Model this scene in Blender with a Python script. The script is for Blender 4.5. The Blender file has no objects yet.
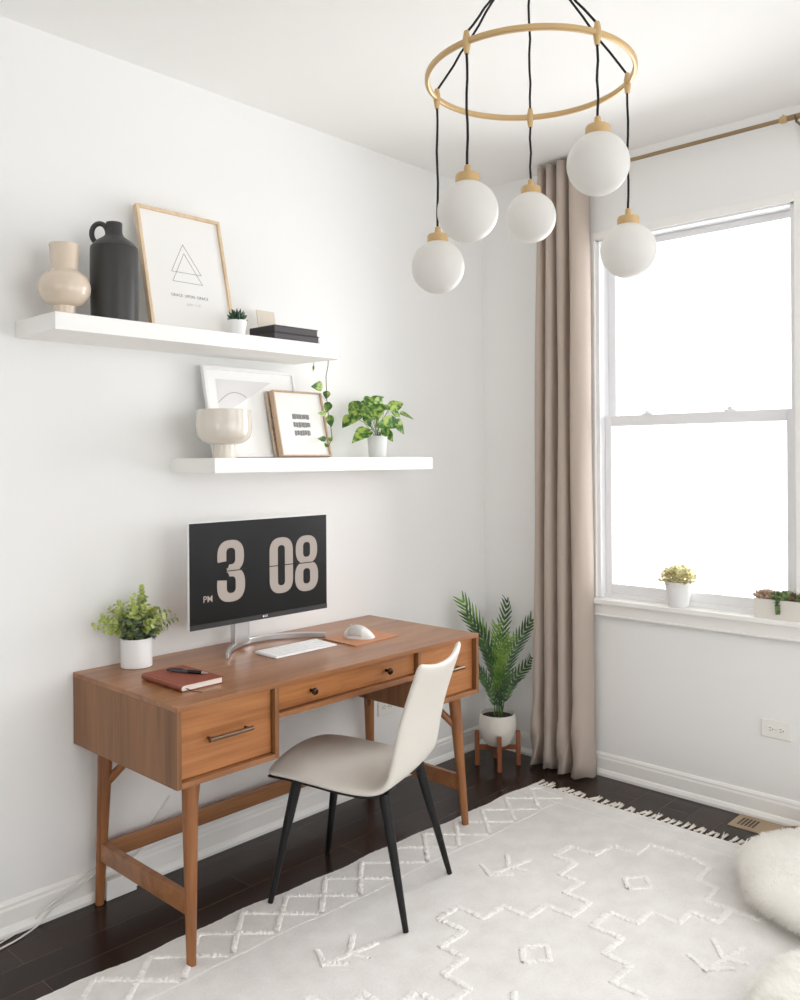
import bpy, bmesh, math, random
from mathutils import Vector, Matrix, Quaternion
V = Vector
PI = math.pi
rnd = random.Random(7)
sc = bpy.context.scene
col = sc.collection

# ------------------------------------------------------------------ camera model
F, CY, YAW, CAMX, CAMY, CAMZ, ROLL = 866.346, 458.529, 0.751101, -3.646589, -2.795751, 1.5, -0.006641
_fw = V((math.cos(YAW), math.sin(YAW), 0))
_r = _fw.cross(V((0, 0, 1))).normalized()
_u = _r.cross(_fw)
CR = _r * math.cos(ROLL) + _u * math.sin(ROLL)
CU = -_r * math.sin(ROLL) + _u * math.cos(ROLL)
CAM = V((CAMX, CAMY, CAMZ))

def at(px, py, ax, val):
    """the point of the real plane (axis = val) that the photograph shows at a pixel"""
    d = _fw + CR * ((px - 400) / F) - CU * ((py - CY) / F)
    t = (val - CAM[ax]) / d[ax]
    return CAM + d * t

# ------------------------------------------------------------------ materials
MATS = {}
def srgb(r, g, b):
    f = lambda c: ((c / 255) / 12.92) if c / 255 <= .04045 else (((c / 255) + .055) / 1.055) ** 2.4
    return (f(r), f(g), f(b), 1)

def base_mat(name):
    m = bpy.data.materials.new(name); m.use_nodes = True
    nt = m.node_tree
    return m, nt, nt.nodes['Principled BSDF']

def plain(name, rgb, rough=.5, metal=0, bump=0, bscale=60, var=0, vscale=8, spec=.5, coat=0, trans=0):
    m, nt, p = base_mat(name)
    c = srgb(*rgb)
    p.inputs['Base Color'].default_value = c
    p.inputs['Roughness'].default_value = rough
    p.inputs['Metallic'].default_value = metal
    p.inputs['Specular IOR Level'].default_value = spec
    p.inputs['Coat Weight'].default_value = coat
    tc = nt.nodes.new('ShaderNodeTexCoord')
    if var:
        n = nt.nodes.new('ShaderNodeTexNoise'); n.inputs['Scale'].default_value = vscale; n.inputs['Detail'].default_value = 4
        nt.links.new(tc.outputs['Object'], n.inputs['Vector'])
        r = nt.nodes.new('ShaderNodeValToRGB')
        r.color_ramp.elements[0].position = .3; r.color_ramp.elements[1].position = .7
        r.color_ramp.elements[0].color = tuple(x * (1 - var) for x in c[:3]) + (1,)
        r.color_ramp.elements[1].color = tuple(min(1, x * (1 + var)) for x in c[:3]) + (1,)
        nt.links.new(n.outputs['Fac'], r.inputs['Fac']); nt.links.new(r.outputs['Color'], p.inputs['Base Color'])
    if bump:
        n = nt.nodes.new('ShaderNodeTexNoise'); n.inputs['Scale'].default_value = bscale; n.inputs['Detail'].default_value = 3
        nt.links.new(tc.outputs['Object'], n.inputs['Vector'])
        b = nt.nodes.new('ShaderNodeBump'); b.inputs['Strength'].default_value = bump; b.inputs['Distance'].default_value = .002
        nt.links.new(n.outputs['Fac'], b.inputs['Height']); nt.links.new(b.outputs['Normal'], p.inputs['Normal'])
    if trans:
        out = nt.nodes['Material Output']
        t = nt.nodes.new('ShaderNodeBsdfTranslucent'); t.inputs['Color'].default_value = c
        mx = nt.nodes.new('ShaderNodeMixShader'); mx.inputs['Fac'].default_value = trans
        nt.links.new(p.outputs[0], mx.inputs[1]); nt.links.new(t.outputs[0], mx.inputs[2]); nt.links.new(mx.outputs[0], out.inputs['Surface'])
    MATS[name] = m
    return m

def wood(name, dark, mid, light, axis=0, rough=.38, scale=1.0, coat=0.0):
    m, nt, p = base_mat(name)
    tc = nt.nodes.new('ShaderNodeTexCoord'); mp = nt.nodes.new('ShaderNodeMapping')
    s = [9 * scale] * 3; s[axis] = .9 * scale
    mp.inputs['Scale'].default_value = s
    nt.links.new(tc.outputs['Object'], mp.inputs['Vector'])
    n = nt.nodes.new('ShaderNodeTexNoise'); n.inputs['Scale'].default_value = 1.3; n.inputs['Detail'].default_value = 8; n.inputs['Distortion'].default_value = 1.2
    nt.links.new(mp.outputs[0], n.inputs['Vector'])
    mp2 = nt.nodes.new('ShaderNodeMapping'); s2 = [90 * scale] * 3; s2[axis] = 3 * scale
    mp2.inputs['Scale'].default_value = s2; nt.links.new(tc.outputs['Object'], mp2.inputs['Vector'])
    n2 = nt.nodes.new('ShaderNodeTexNoise'); n2.inputs['Scale'].default_value = 1.5; n2.inputs['Detail'].default_value = 5
    nt.links.new(mp2.outputs[0], n2.inputs['Vector'])
    add = nt.nodes.new('ShaderNodeMix'); add.data_type = 'FLOAT'; add.inputs['Factor'].default_value = .35
    nt.links.new(n.outputs['Fac'], add.inputs['A']); nt.links.new(n2.outputs['Fac'], add.inputs['B'])
    r = nt.nodes.new('ShaderNodeValToRGB'); e = r.color_ramp.elements
    e[0].position = .34; e[0].color = srgb(*dark); e[1].position = .66; e[1].color = srgb(*light)
    k = e.new(.5); k.color = srgb(*mid)
    nt.links.new(add.outputs['Result'], r.inputs['Fac']); nt.links.new(r.outputs['Color'], p.inputs['Base Color'])
    b = nt.nodes.new('ShaderNodeBump'); b.inputs['Strength'].default_value = .08; b.inputs['Distance'].default_value = .001
    nt.links.new(n2.outputs['Fac'], b.inputs['Height']); nt.links.new(b.outputs['Normal'], p.inputs['Normal'])
    p.inputs['Roughness'].default_value = rough; p.inputs['Coat Weight'].default_value = coat; p.inputs['Coat Roughness'].default_value = .3
    MATS[name] = m
    return m

def leaf_mat(name, c1, c2, scale=30, rough=.45, trans=.25, c3=None):
    m, nt, p = base_mat(name)
    tc = nt.nodes.new('ShaderNodeTexCoord')
    n = nt.nodes.new('ShaderNodeTexNoise'); n.inputs['Scale'].default_value = scale; n.inputs['Detail'].default_value = 3
    nt.links.new(tc.outputs['Object'], n.inputs['Vector'])
    r = nt.nodes.new('ShaderNodeValToRGB'); e = r.color_ramp.elements
    e[0].position = .4; e[0].color = srgb(*c1); e[1].position = .6; e[1].color = srgb(*c2)
    if c3:
        k = e.new(.5); k.color = srgb(*c3)
    nt.links.new(n.outputs['Fac'], r.inputs['Fac']); nt.links.new(r.outputs['Color'], p.inputs['Base Color'])
    p.inputs['Roughness'].default_value = rough
    out = nt.nodes['Material Output']
    t = nt.nodes.new('ShaderNodeBsdfTranslucent'); nt.links.new(r.outputs['Color'], t.inputs['Color'])
    mx = nt.nodes.new('ShaderNodeMixShader'); mx.inputs['Fac'].default_value = trans
    nt.links.new(p.outputs[0], mx.inputs[1]); nt.links.new(t.outputs[0], mx.inputs[2]); nt.links.new(mx.outputs[0], out.inputs['Surface'])
    return m

M_wall = plain('painted_wall', (241, 241, 240), .85, bump=.05, bscale=180)
M_ceil = plain('painted_ceiling', (247, 246, 244), .9, bump=.04, bscale=160)
M_trim = plain('white_trim', (244, 243, 240), .4)
M_shelf = plain('white_shelf', (247, 246, 243), .45)
M_vinyl = plain('window_vinyl', (238, 238, 240), .35)
M_wood = wood('desk_wood', (130, 85, 53), (154, 104, 67), (172, 121, 81), 0, .29)
M_woodz = wood('desk_side_wood', (114, 76, 46), (138, 94, 58), (152, 106, 68), 2, .42)
M_drawer = wood('drawer_wood', (148, 92, 50), (174, 114, 66), (190, 130, 80), 0, .36)
M_leg = wood('leg_wood', (122, 76, 42), (148, 95, 54), (162, 108, 64), 2, .4)
M_stand = wood('stand_wood', (112, 60, 36), (136, 78, 46), (152, 90, 56), 2, .45)
M_frame = wood('pale_frame_wood', (208, 180, 146), (222, 197, 164), (232, 210, 180), 2, .5)
M_oak = wood('oak_frame_wood', (178, 150, 124), (196, 168, 140), (208, 182, 156), 2, .5)
M_black = plain('black_metal', (22, 22, 24), .45, .3)
M_leather = plain('cream_leather', (222, 217, 209), .5, bump=.25, bscale=500, spec=.4)
M_white_plastic = plain('white_plastic', (240, 240, 240), .35)
M_ceramic_w = plain('white_ceramic', (238, 238, 238), .4)
M_pot = plain('matte_pot', (226, 222, 214), .6, bump=.05)
M_potgrey = plain('pale_grey_pot', (225, 226, 226), .5)
M_beige = plain('beige_glaze', (221, 205, 186), .22, coat=.4)
M_bowl = plain('taupe_glaze', (222, 215, 203), .2, coat=.5)
M_jug = plain('black_stoneware', (52, 51, 50), .42, bump=.1, bscale=90)
M_brass = plain('satin_brass', (203, 172, 124), .42, .45)
M_gold = plain('rod_brass', (160, 138, 106), .32, .8)
M_pewter = plain('pewter_handle', (120, 98, 80), .3, .9)
M_knob = plain('dark_knob', (70, 52, 42), .25, .9)
M_silver = plain('silver_metal', (205, 206, 208), .28, .85)
M_cord = plain('black_cord', (20, 20, 20), .8)
M_cable = plain('white_cable', (232, 230, 226), .5)
M_paper = plain('white_paper', (242, 241, 239), .8)
M_mat = plain('white_mount', (246, 246, 245), .8)
M_ink = plain('grey_ink', (138, 134, 136), .8)
M_faint = plain('faint_ink', (200, 198, 198), .8)
M_pages = plain('page_edges', (238, 232, 222), .8, bump=.3, bscale=400)
M_bookcover = plain('tan_leather_cover', (142, 74, 54), .55, bump=.15, bscale=300, var=.06, vscale=20)
M_darkbook = plain('black_book_cloth', (50, 48, 50), .65, bump=.2, bscale=400)
M_bookpage = plain('grey_box_side', (84, 80, 84), .7)
M_card = plain('cream_card', (224, 214, 200), .75)
M_deskmat = plain('tan_desk_mat', (196, 138, 102), .6, bump=.15, bscale=300)
M_soil = plain('soil', (48, 38, 30), .95, bump=.8, bscale=120)
M_outlet = plain('outlet_plastic', (240, 239, 234), .35)
M_slot = plain('outlet_slot', (60, 56, 52), .6)
M_vent = plain('vent_metal', (172, 150, 122), .5, .15)
M_ventdark = plain('vent_slots', (70, 56, 44), .6)
M_mouse = plain('mouse_white', (232, 231, 228), .3)
M_mouseg = plain('mouse_grey', (204, 202, 199), .4)
M_tapestry = plain('woven_brown', (150, 108, 80), .9, bump=.8, bscale=150, var=.35, vscale=60)
M_globe = plain('opal_glass', (236, 235, 232), .35, spec=.35, trans=.35)
M_screen = plain('screen_glass', (18, 18, 19), .32, spec=.25)
M_bezel = plain('screen_bezel', (46, 46, 48), .4)
M_artgrey = plain('art_grey', (226, 225, 226), .8)
M_artbrown = plain('art_brown', (196, 176, 156), .85, var=.12, vscale=14)
M_artline = plain('art_line', (96, 84, 76), .8)

def emit_mat(name, rgb, s):
    m, nt, p = base_mat(name)
    p.inputs['Base Color'].default_value = (.02, .02, .02, 1)
    p.inputs['Emission Color'].default_value = srgb(*rgb); p.inputs['Emission Strength'].default_value = s
    p.inputs['Roughness'].default_value = .4
    return m
M_digit = emit_mat('lit_digits', (208, 192, 180), .6)

def glass_mat():
    m = bpy.data.materials.new('window_glass'); m.use_nodes = True; nt = m.node_tree
    nt.nodes.remove(nt.nodes['Principled BSDF']); out = nt.nodes['Material Output']
    t = nt.nodes.new('ShaderNodeBsdfTransparent'); g = nt.nodes.new('ShaderNodeBsdfGlossy'); g.inputs['Roughness'].default_value = .02
    fr = nt.nodes.new('ShaderNodeFresnel'); fr.inputs['IOR'].default_value = 1.25
    mx = nt.nodes.new('ShaderNodeMixShader')
    nt.links.new(fr.outputs[0], mx.inputs['Fac']); nt.links.new(t.outputs[0], mx.inputs[1]); nt.links.new(g.outputs[0], mx.inputs[2])
    nt.links.new(mx.outputs[0], out.inputs['Surface'])
    return m
M_glass = glass_mat()

def floor_mat():
    m, nt, p = base_mat('dark_plank_floor')
    tc = nt.nodes.new('ShaderNodeTexCoord'); mp = nt.nodes.new('ShaderNodeMapping')
    mp.inputs['Location'].default_value = (.17, .33, 0)
    nt.links.new(tc.outputs['Object'], mp.inputs['Vector'])
    br = nt.nodes.new('ShaderNodeTexBrick'); br.offset = .37; br.offset_frequency = 2
    br.inputs['Scale'].default_value = 1; br.inputs['Brick Width'].default_value = 1.18; br.inputs['Row Height'].default_value = .125
    br.inputs['Mortar Size'].default_value = .0012; br.inputs['Mortar Smooth'].default_value = .2
    br.inputs['Color1'].default_value = srgb(40, 28, 24); br.inputs['Color2'].default_value = srgb(54, 39, 33); br.inputs['Mortar'].default_value = srgb(88, 74, 66)
    nt.links.new(mp.outputs[0], br.inputs['Vector'])
    mp2 = nt.nodes.new('ShaderNodeMapping'); mp2.inputs['Scale'].default_value = (2, 40, 40); nt.links.new(tc.outputs['Object'], mp2.inputs['Vector'])
    n = nt.nodes.new('ShaderNodeTexNoise'); n.inputs['Scale'].default_value = 2; n.inputs['Detail'].default_value = 6; nt.links.new(mp2.outputs[0], n.inputs['Vector'])
    r = nt.nodes.new('ShaderNodeValToRGB'); r.color_ramp.elements[0].color = (.7, .7, .7, 1); r.color_ramp.elements[1].color = (1.15, 1.12, 1.1, 1)
    nt.links.new(n.outputs['Fac'], r.inputs['Fac'])
    mx = nt.nodes.new('ShaderNodeMix'); mx.data_type = 'RGBA'; mx.blend_type = 'MULTIPLY'; mx.inputs['Factor'].default_value = 1
    nt.links.new(br.outputs['Color'], mx.inputs['A']); nt.links.new(r.outputs['Color'], mx.inputs['B']); nt.links.new(mx.outputs['Result'], p.inputs['Base Color'])
    p.inputs['Roughness'].default_value = .25; p.inputs['Specular IOR Level'].default_value = .27
    b = nt.nodes.new('ShaderNodeBump'); b.inputs['Strength'].default_value = .3; b.inputs['Distance'].default_value = .001; b.invert = True
    nt.links.new(br.outputs['Fac'], b.inputs['Height']); nt.links.new(b.outputs['Normal'], p.inputs['Normal'])
    return m
M_floor = floor_mat()

def rug_mat():
    m, nt, p = base_mat('cream_rug')
    tc = nt.nodes.new('ShaderNodeTexCoord')
    n = nt.nodes.new('ShaderNodeTexNoise'); n.inputs['Scale'].default_value = 130; n.inputs['Detail'].default_value = 5
    nt.links.new(tc.outputs['Object'], n.inputs['Vector'])
    n3 = nt.nodes.new('ShaderNodeTexNoise'); n3.inputs['Scale'].default_value = 12; n3.inputs['Detail'].default_value = 4
    nt.links.new(tc.outputs['Object'], n3.inputs['Vector'])
    r = nt.nodes.new('ShaderNodeValToRGB'); r.color_ramp.elements[0].position = .3; r.color_ramp.elements[1].position = .65
    r.color_ramp.elements[0].color = srgb(226, 223, 219); r.color_ramp.elements[1].color = srgb(240, 238, 236)
    a = nt.nodes.new('ShaderNodeMix'); a.data_type = 'FLOAT'; a.inputs['Factor'].default_value = .4
    nt.links.new(n3.outputs['Fac'], a.inputs['A']); nt.links.new(n.outputs['Fac'], a.inputs['B'])
    nt.links.new(a.outputs['Result'], r.inputs['Fac']); nt.links.new(r.outputs['Color'], p.inputs['Base Color'])
    w = nt.nodes.new('ShaderNodeTexWave'); w.inputs['Scale'].default_value = 60; w.inputs['Distortion'].default_value = 3
    nt.links.new(tc.outputs['Object'], w.inputs['Vector'])
    a2 = nt.nodes.new('ShaderNodeMix'); a2.data_type = 'FLOAT'; a2.inputs['Factor'].default_value = .6
    nt.links.new(w.outputs['Fac'], a2.inputs['A']); nt.links.new(n.outputs['Fac'], a2.inputs['B'])
    b = nt.nodes.new('ShaderNodeBump'); b.inputs['Strength'].default_value = .35; b.inputs['Distance'].default_value = .003
    nt.links.new(a2.outputs['Result'], b.inputs['Height']); nt.links.new(b.outputs['Normal'], p.inputs['Normal'])
    p.inputs['Roughness'].default_value = .95; p.inputs['Specular IOR Level'].default_value = .1
    return m
M_rug = rug_mat()
M_pile = plain('rug_pile', (243, 241, 238), .95, bump=1, bscale=220, spec=.1)
M_fringe = plain('rug_fringe', (236, 230, 220), .9, bump=.6, bscale=200, spec=.1)
M_fur = plain('white_fur', (251, 250, 247), .8, spec=.1, trans=.5)
M_furbase = plain('fur_backing', (248, 246, 242), .95, bump=1, bscale=80, spec=.1)

def curtain_mat():
    m, nt, p = base_mat('taupe_curtain')
    tc = nt.nodes.new('ShaderNodeTexCoord')
    n = nt.nodes.new('ShaderNodeTexNoise'); n.inputs['Scale'].default_value = 300; n.inputs['Detail'].default_value = 2
    nt.links.new(tc.outputs['Object'], n.inputs['Vector'])
    b = nt.nodes.new('ShaderNodeBump'); b.inputs['Strength'].default_value = .15; b.inputs['Distance'].default_value = .001
    nt.links.new(n.outputs['Fac'], b.inputs['Height']); nt.links.new(b.outputs['Normal'], p.inputs['Normal'])
    c = srgb(212, 199, 188)
    p.inputs['Base Color'].default_value = c; p.inputs['Roughness'].default_value = .85; p.inputs['Sheen Weight'].default_value = .2
    t = nt.nodes.new('ShaderNodeBsdfTranslucent'); t.inputs['Color'].default_value = srgb(230, 215, 202)
    mx = nt.nodes.new('ShaderNodeMixShader'); mx.inputs['Fac'].default_value = .35
    nt.links.new(p.outputs[0], mx.inputs[1]); nt.links.new(t.outputs[0], mx.inputs[2]); nt.links.new(mx.outputs[0], nt.nodes['Material Output'].inputs['Surface'])
    return m
M_curtain = curtain_mat()

G_euc_top = leaf_mat('eucalyptus_tip', (160, 176, 92), (204, 212, 136), 60)
G_euc_low = leaf_mat('eucalyptus_leaf', (104, 126, 96), (172, 186, 158), 60)
G_poth = leaf_mat('pothos_leaf', (56, 98, 42), (172, 194, 96), 42, c3=(98, 140, 60))
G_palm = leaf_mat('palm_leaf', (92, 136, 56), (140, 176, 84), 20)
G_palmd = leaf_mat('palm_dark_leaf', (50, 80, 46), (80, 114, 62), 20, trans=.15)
G_succ = leaf_mat('succulent_leaf', (38, 66, 50), (70, 104, 80), 60, trans=.05)
G_sill = leaf_mat('sill_plant_leaf', (184, 178, 130), (238, 232, 196), 60, trans=.5)
G_sc1 = leaf_mat('pink_succulent', (170, 136, 116), (206, 180, 156), 50, trans=.2)
G_sc2 = leaf_mat('green_succulent', (78, 104, 66), (136, 156, 100), 50, trans=.15)
G_sc3 = leaf_mat('burgundy_succulent', (100, 62, 58), (140, 96, 84), 50, trans=.15)
M_stem = plain('green_stem', (128, 146, 88), .6)
M_stemb = plain('brown_stem', (98, 92, 58), .7)

# ------------------------------------------------------------------ mesh builder
class MB:
    def __init__(s): s.v = []; s.f = []; s.mi = []; s.cur = 0
    def box(s, x0, y0, z0, x1, y1, z1, M=None):
        b = len(s.v)
        x0, x1 = min(x0, x1), max(x0, x1); y0, y1 = min(y0, y1), max(y0, y1); z0, z1 = min(z0, z1), max(z0, z1)
        P = [V((x, y, z)) for z in (z0, z1) for y in (y0, y1) for x in (x0, x1)]
        if M is not None: P = [M @ p for p in P]
        s.v += P
        for q in ((0, 2, 3, 1), (4, 5, 7, 6), (0, 1, 5, 4), (1, 3, 7, 5), (3, 2, 6, 7), (2, 0, 4, 6)): s.add([b + i for i in q])
        return s
    def add(s, f): s.f.append(f); s.mi.append(s.cur)
    def rings(s, R, cap=True, closed=True):
        b = len(s.v); n = len(R[0])
        for r in R: s.v += r
        for i in range(len(R) - 1):
            for j in range(n if closed else n - 1):
                k = (j + 1) % n
                s.add([b + i * n + j, b + i * n + k, b + (i + 1) * n + k, b + (i + 1) * n + j])
        if cap:
            s.add([b + j for j in range(n)][::-1]); s.add([b + (len(R) - 1) * n + j for j in range(n)])
        return s
    def tube(s, pts, rad, n=10, cap=True, sq=1):
        pts = [V(p) for p in pts]; rr = rad if isinstance(rad, (list, tuple)) else [rad] * len(pts)
        t0 = (pts[1] - pts[0]).normalized()
        a = V((0, 0, 1)) if abs(t0.z) < .9 else V((1, 0, 0))
        nrm = (a - t0 * a.dot(t0)).normalized(); R = []
        for i, p in enumerate(pts):
            t = (pts[min(i + 1, len(pts) - 1)] - pts[max(i - 1, 0)]).normalized()
            nrm = (nrm - t * nrm.dot(t)).normalized(); bi = t.cross(nrm)
            R.append([p + (nrm * math.cos(2 * PI * j / n) + bi * math.sin(2 * PI * j / n) * sq) * rr[i] for j in range(n)])
        return s.rings(R, cap)
    def lathe(s, prof, c=(0, 0, 0), n=40, cap=True):
        c = V(c)
        R = [[c + V((r * math.cos(2 * PI * j / n), r * math.sin(2 * PI * j / n), z)) for j in range(n)] for r, z in prof]
        return s.rings(R, cap)
    def sphere(s, c, r, nu=32, nv=18, sc3=(1, 1, 1)):
        c = V(c)
        R = []
        for i in range(nv + 1):
            a = -PI / 2 + PI * (i + .0) / nv
            a = max(-PI / 2 + .02, min(PI / 2 - .02, a))
            R.append([c + V((r * sc3[0] * math.cos(a) * math.cos(2 * PI * j / nu), r * sc3[1] * math.cos(a) * math.sin(2 * PI * j / nu), r * sc3[2] * math.sin(a))) for j in range(nu)])
        return s.rings(R)
    def grid(s, rows):
        b = len(s.v); n = len(rows[0])
        for r in rows: s.v += [V(p) for p in r]
        for i in range(len(rows) - 1):
            for j in range(n - 1):
                s.add([b + i * n + j, b + i * n + j + 1, b + (i + 1) * n + j + 1, b + (i + 1) * n + j])
        return s
    def poly(s, pts):
        b = len(s.v); s.v += [V(p) for p in pts]; s.add(list(range(b, b + len(pts)))); return s
    def prism(s, pts, d):
        """closed outline pts, pushed along d"""
        d = V(d); b = len(s.v); n = len(pts)
        s.v += [V(p) for p in pts] + [V(p) + d for p in pts]
        s.add(list(range(b, b + n))[::-1]); s.add(list(range(b + n, b + 2 * n)))
        for j in range(n):
            k = (j + 1) % n
            s.add([b + j, b + k, b + n + k, b + n + j])
        return s
    def leaf(s, base, d, up, L, W, curl=.3, nseg=5, fold=.25, shape=0):
        base = V(base); d = V(d).normalized(); side = d.cross(V(up))
        if side.length < 1e-3: side = d.cross(V((1, .3, .2)))
        side.normalize(); upn = side.cross(d).normalized()
        rows = []
        for i in range(nseg + 1):
            t = i / nseg
            if shape == 0: w = math.sin(PI * min(1, t * .93 + .05)) ** .75
            elif shape == 1: w = math.sin(PI * (t * .96 + .02) ** .62)          # heart, wide near the stalk
            elif shape == 2: w = (1 - t) ** .5 * min(1, t * 6 + .3)              # long blade
            else: w = math.sqrt(max(0, 1 - (2 * (t - .5)) ** 2)) + .05           # round
            w = max(w, .03) * W / 2
            p = base + d * (L * t) - upn * (curl * L * t * t)
            rows.append([p + side * w + upn * w * fold, p, p - side * w + upn * w * fold])
        return s.grid(rows)
    def build(s, name, mat, parent=None, smooth=False, bevel=0, mats=None, seg=2, auto=None):
        me = bpy.data.meshes.new(name); off = V((0, 0, 0))
        me.from_pydata([tuple(p) for p in s.v], [], s.f)
        for m in (mats or [mat]): me.materials.append(m)
        for i, p in enumerate(me.polygons): p.material_index = s.mi[i]
        bm = bmesh.new(); bm.from_mesh(me); bmesh.ops.recalc_face_normals(bm, faces=bm.faces); bm.to_mesh(me); bm.free()
        if smooth:
            for p in me.polygons: p.use_smooth = True
        o = bpy.data.objects.new(name, me); col.objects.link(o)
        if parent: attach(o, parent)
        if bevel:
            b = o.modifiers.new('bevel', 'BEVEL'); b.width = bevel; b.segments = seg; b.limit_method = 'ANGLE'; b.angle_limit = math.radians(35)
        if smooth and auto:
            set_auto(o, auto)
        return o

def set_auto(o, ang):
    me = o.data; bm = bmesh.new(); bm.from_mesh(me)
    for e in bm.edges:
        if len(e.link_faces) == 2 and e.calc_face_angle(0) > math.radians(ang): e.smooth = False
    bm.to_mesh(me); bm.free()

def attach(o, parent):
    """parent keeps the child's world place"""
    o.parent = parent
    w = V((0, 0, 0)); p = parent
    M = Matrix.Identity(4)
    while p is not None:
        M = p.matrix_parent_inverse @ Matrix.LocRotScale(p.location, p.rotation_euler, p.scale) @ M if p.parent else Matrix.LocRotScale(p.location, p.rotation_euler, p.scale) @ M
        p = p.parent
    # meshes are written in world coordinates
    o.matrix_parent_inverse = M.inverted()

def thing(name, label, cat, loc, group=None):
    o = bpy.data.objects.new(name, None); col.objects.link(o); o.location = loc; o.empty_display_size = .05
    return tag(o, label, cat, group)
def tag(o, label, cat, group=None):
    o['label'] = label; o['category'] = cat
    if group: o['group'] = group
    return o
def structure(o, label=None):
    o['kind'] = 'structure'
    return o
def recenter(o):
    """move a world-space mesh's origin to its base centre"""
    me = o.data; xs = [v.co for v in me.vertices]
    c = V(((min(p.x for p in xs) + max(p.x for p in xs)) / 2, (min(p.y for p in xs) + max(p.y for p in xs)) / 2, min(p.z for p in xs)))
    me.transform(Matrix.Translation(-c)); o.location = c
    return o

def text_mesh(name, body, size, origin, ux, uz, mat, parent, shear=0, extr=.0002, bold=0):
    cu = bpy.data.curves.new(name, 'FONT'); cu.body = body; cu.size = size; cu.align_x = 'CENTER'; cu.align_y = 'CENTER'
    cu.shear = shear; cu.extrude = extr; cu.offset = bold
    tmp = bpy.data.objects.new(name + '_src', cu); col.objects.link(tmp)
    dg = bpy.context.evaluated_depsgraph_get(); dg.update()
    me = bpy.data.meshes.new_from_object(tmp.evaluated_get(dg))
    bpy.data.objects.remove(tmp); bpy.data.curves.remove(cu)
    ux = V(ux).normalized(); uz = V(uz).normalized(); uy = ux.cross(uz)
    Mx = Matrix((ux, uz, uy)).transposed().to_4x4()
    me.transform(Matrix.Translation(V(origin)) @ Mx)
    me.materials.clear(); me.materials.append(mat)
    o = bpy.data.objects.new(name, me); col.objects.link(o)
    if parent: attach(o, parent)
    return o

# ------------------------------------------------------------------ room
H = 2.913; XL = -7.2; YB = -4.7
b = MB(); b.box(XL - .15, YB - .15, -.1, .15, .15, 0); structure(b.build('floor', M_floor))
b = MB(); b.box(XL - .15, YB - .15, H, .15, .15, H + .1); structure(b.build('ceiling', M_ceil))
b = MB(); b.box(XL - .15, 0, 0, .15, .15, H); structure(b.build('wall_desk', M_wall))
LY0, LY1 = -2.4, -4.4  # span of an added opening in the unseen left wall, for fill light
b = MB(); b.box(XL - .15, LY0, 0, XL, 0, H); b.box(XL - .15, YB, 0, XL, LY1, H); b.box(XL - .15, LY1, 0, XL, LY0, .9); b.box(XL - .15, LY1, 2.5, XL, LY0, H); structure(b.build('wall_left', M_wall))
w4 = bpy.data.objects.new('added_fill_opening', None); col.objects.link(w4); w4.location = (XL, (LY0 + LY1) / 2, .9); structure(w4)  # made-up window, out of view, added only to let fill in
b = MB(); b.box(XL - .12, LY1, .9, XL - .05, LY0, .95); b.box(XL - .12, LY1, 2.45, XL - .05, LY0, 2.5)
for yy in (LY0 - .03, (LY0 + LY1) / 2, LY1 + .03): b.box(XL - .12, yy - .03, .95, XL - .05, yy + .03, 2.45)
b.build('window_frame', M_vinyl, w4)  # frame of the added fill opening
# window wall with two openings (the second lies outside the photograph)
WY0, WY1, WZ0, WZ1 = -.675, -1.575, .82, 2.53
W2Y0, W2Y1 = -2.55, -3.75
b = MB()
b.box(0, 0, 0, .15, WY0, H); b.box(0, WY0, 0, .15, WY1, WZ0); b.box(0, WY0, WZ1, .15, WY1, H)
b.box(0, WY1, 0, .15, W2Y0, H); b.box(0, W2Y0, 0, .15, W2Y1, WZ0); b.box(0, W2Y0, WZ1, .15, W2Y1, H); b.box(0, W2Y1, 0, .15, YB, H)
structure(b.build('wall_window', M_wall))
# back wall behind the camera with a wide opening
BX0, BX1, BZ0, BZ1 = -3.1, -.7, .8, 2.6
b = MB()
b.box(XL, YB - .15, 0, BX0, YB, H); b.box(BX1, YB - .15, 0, 0, YB, H); b.box(BX0, YB - .15, 0, BX1, YB, BZ0); b.box(BX0, YB - .15, BZ1, BX1, YB, H)
structure(b.build('wall_back', M_wall))

def baseboard(name, axis, a0, a1, s):
    # profile (distance from wall, height)
    prof = [(0, 0), (.026, 0), (.026, .012), (.018, .026), (.013, .030), (.013, .078), (.010, .086), (.010, .094), (.004, .104), (0, .104)]
    b = MB(); R = []
    for a in (a0, a1):
        R.append([V((a, -d, z)) if axis == 0 else V((-d, a, z)) for d, z in prof])
    b.rings(R, True, True)
    return structure(b.build(name, M_trim))
baseboard('baseboard_desk', 0, XL, 0, 1)
baseboard('baseboard_window', 1, 0, YB, 1)

# ------------------------------------------------------------------ window
wn = bpy.data.objects.new('window_1', None); col.objects.link(wn); wn.location = (0, (WY0 + WY1) / 2, WZ0); structure(wn)
def ybox(b, ya, yb, za, zb, xa, xb): b.box(xa, ya, za, xb, yb, zb)
# casing boards
b = MB()
ybox(b, -.615, WY0 + .004, .84, 2.564, -.014, .0)
ybox(b, WY1 - .004, -1.635, .84, 2.564, -.014, .0)
b.box(-.014, WY0 + .004, WZ1 - .004, 0, WY1 - .004, 2.564)
b.build('casing', M_trim, wn, bevel=.002)
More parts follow.
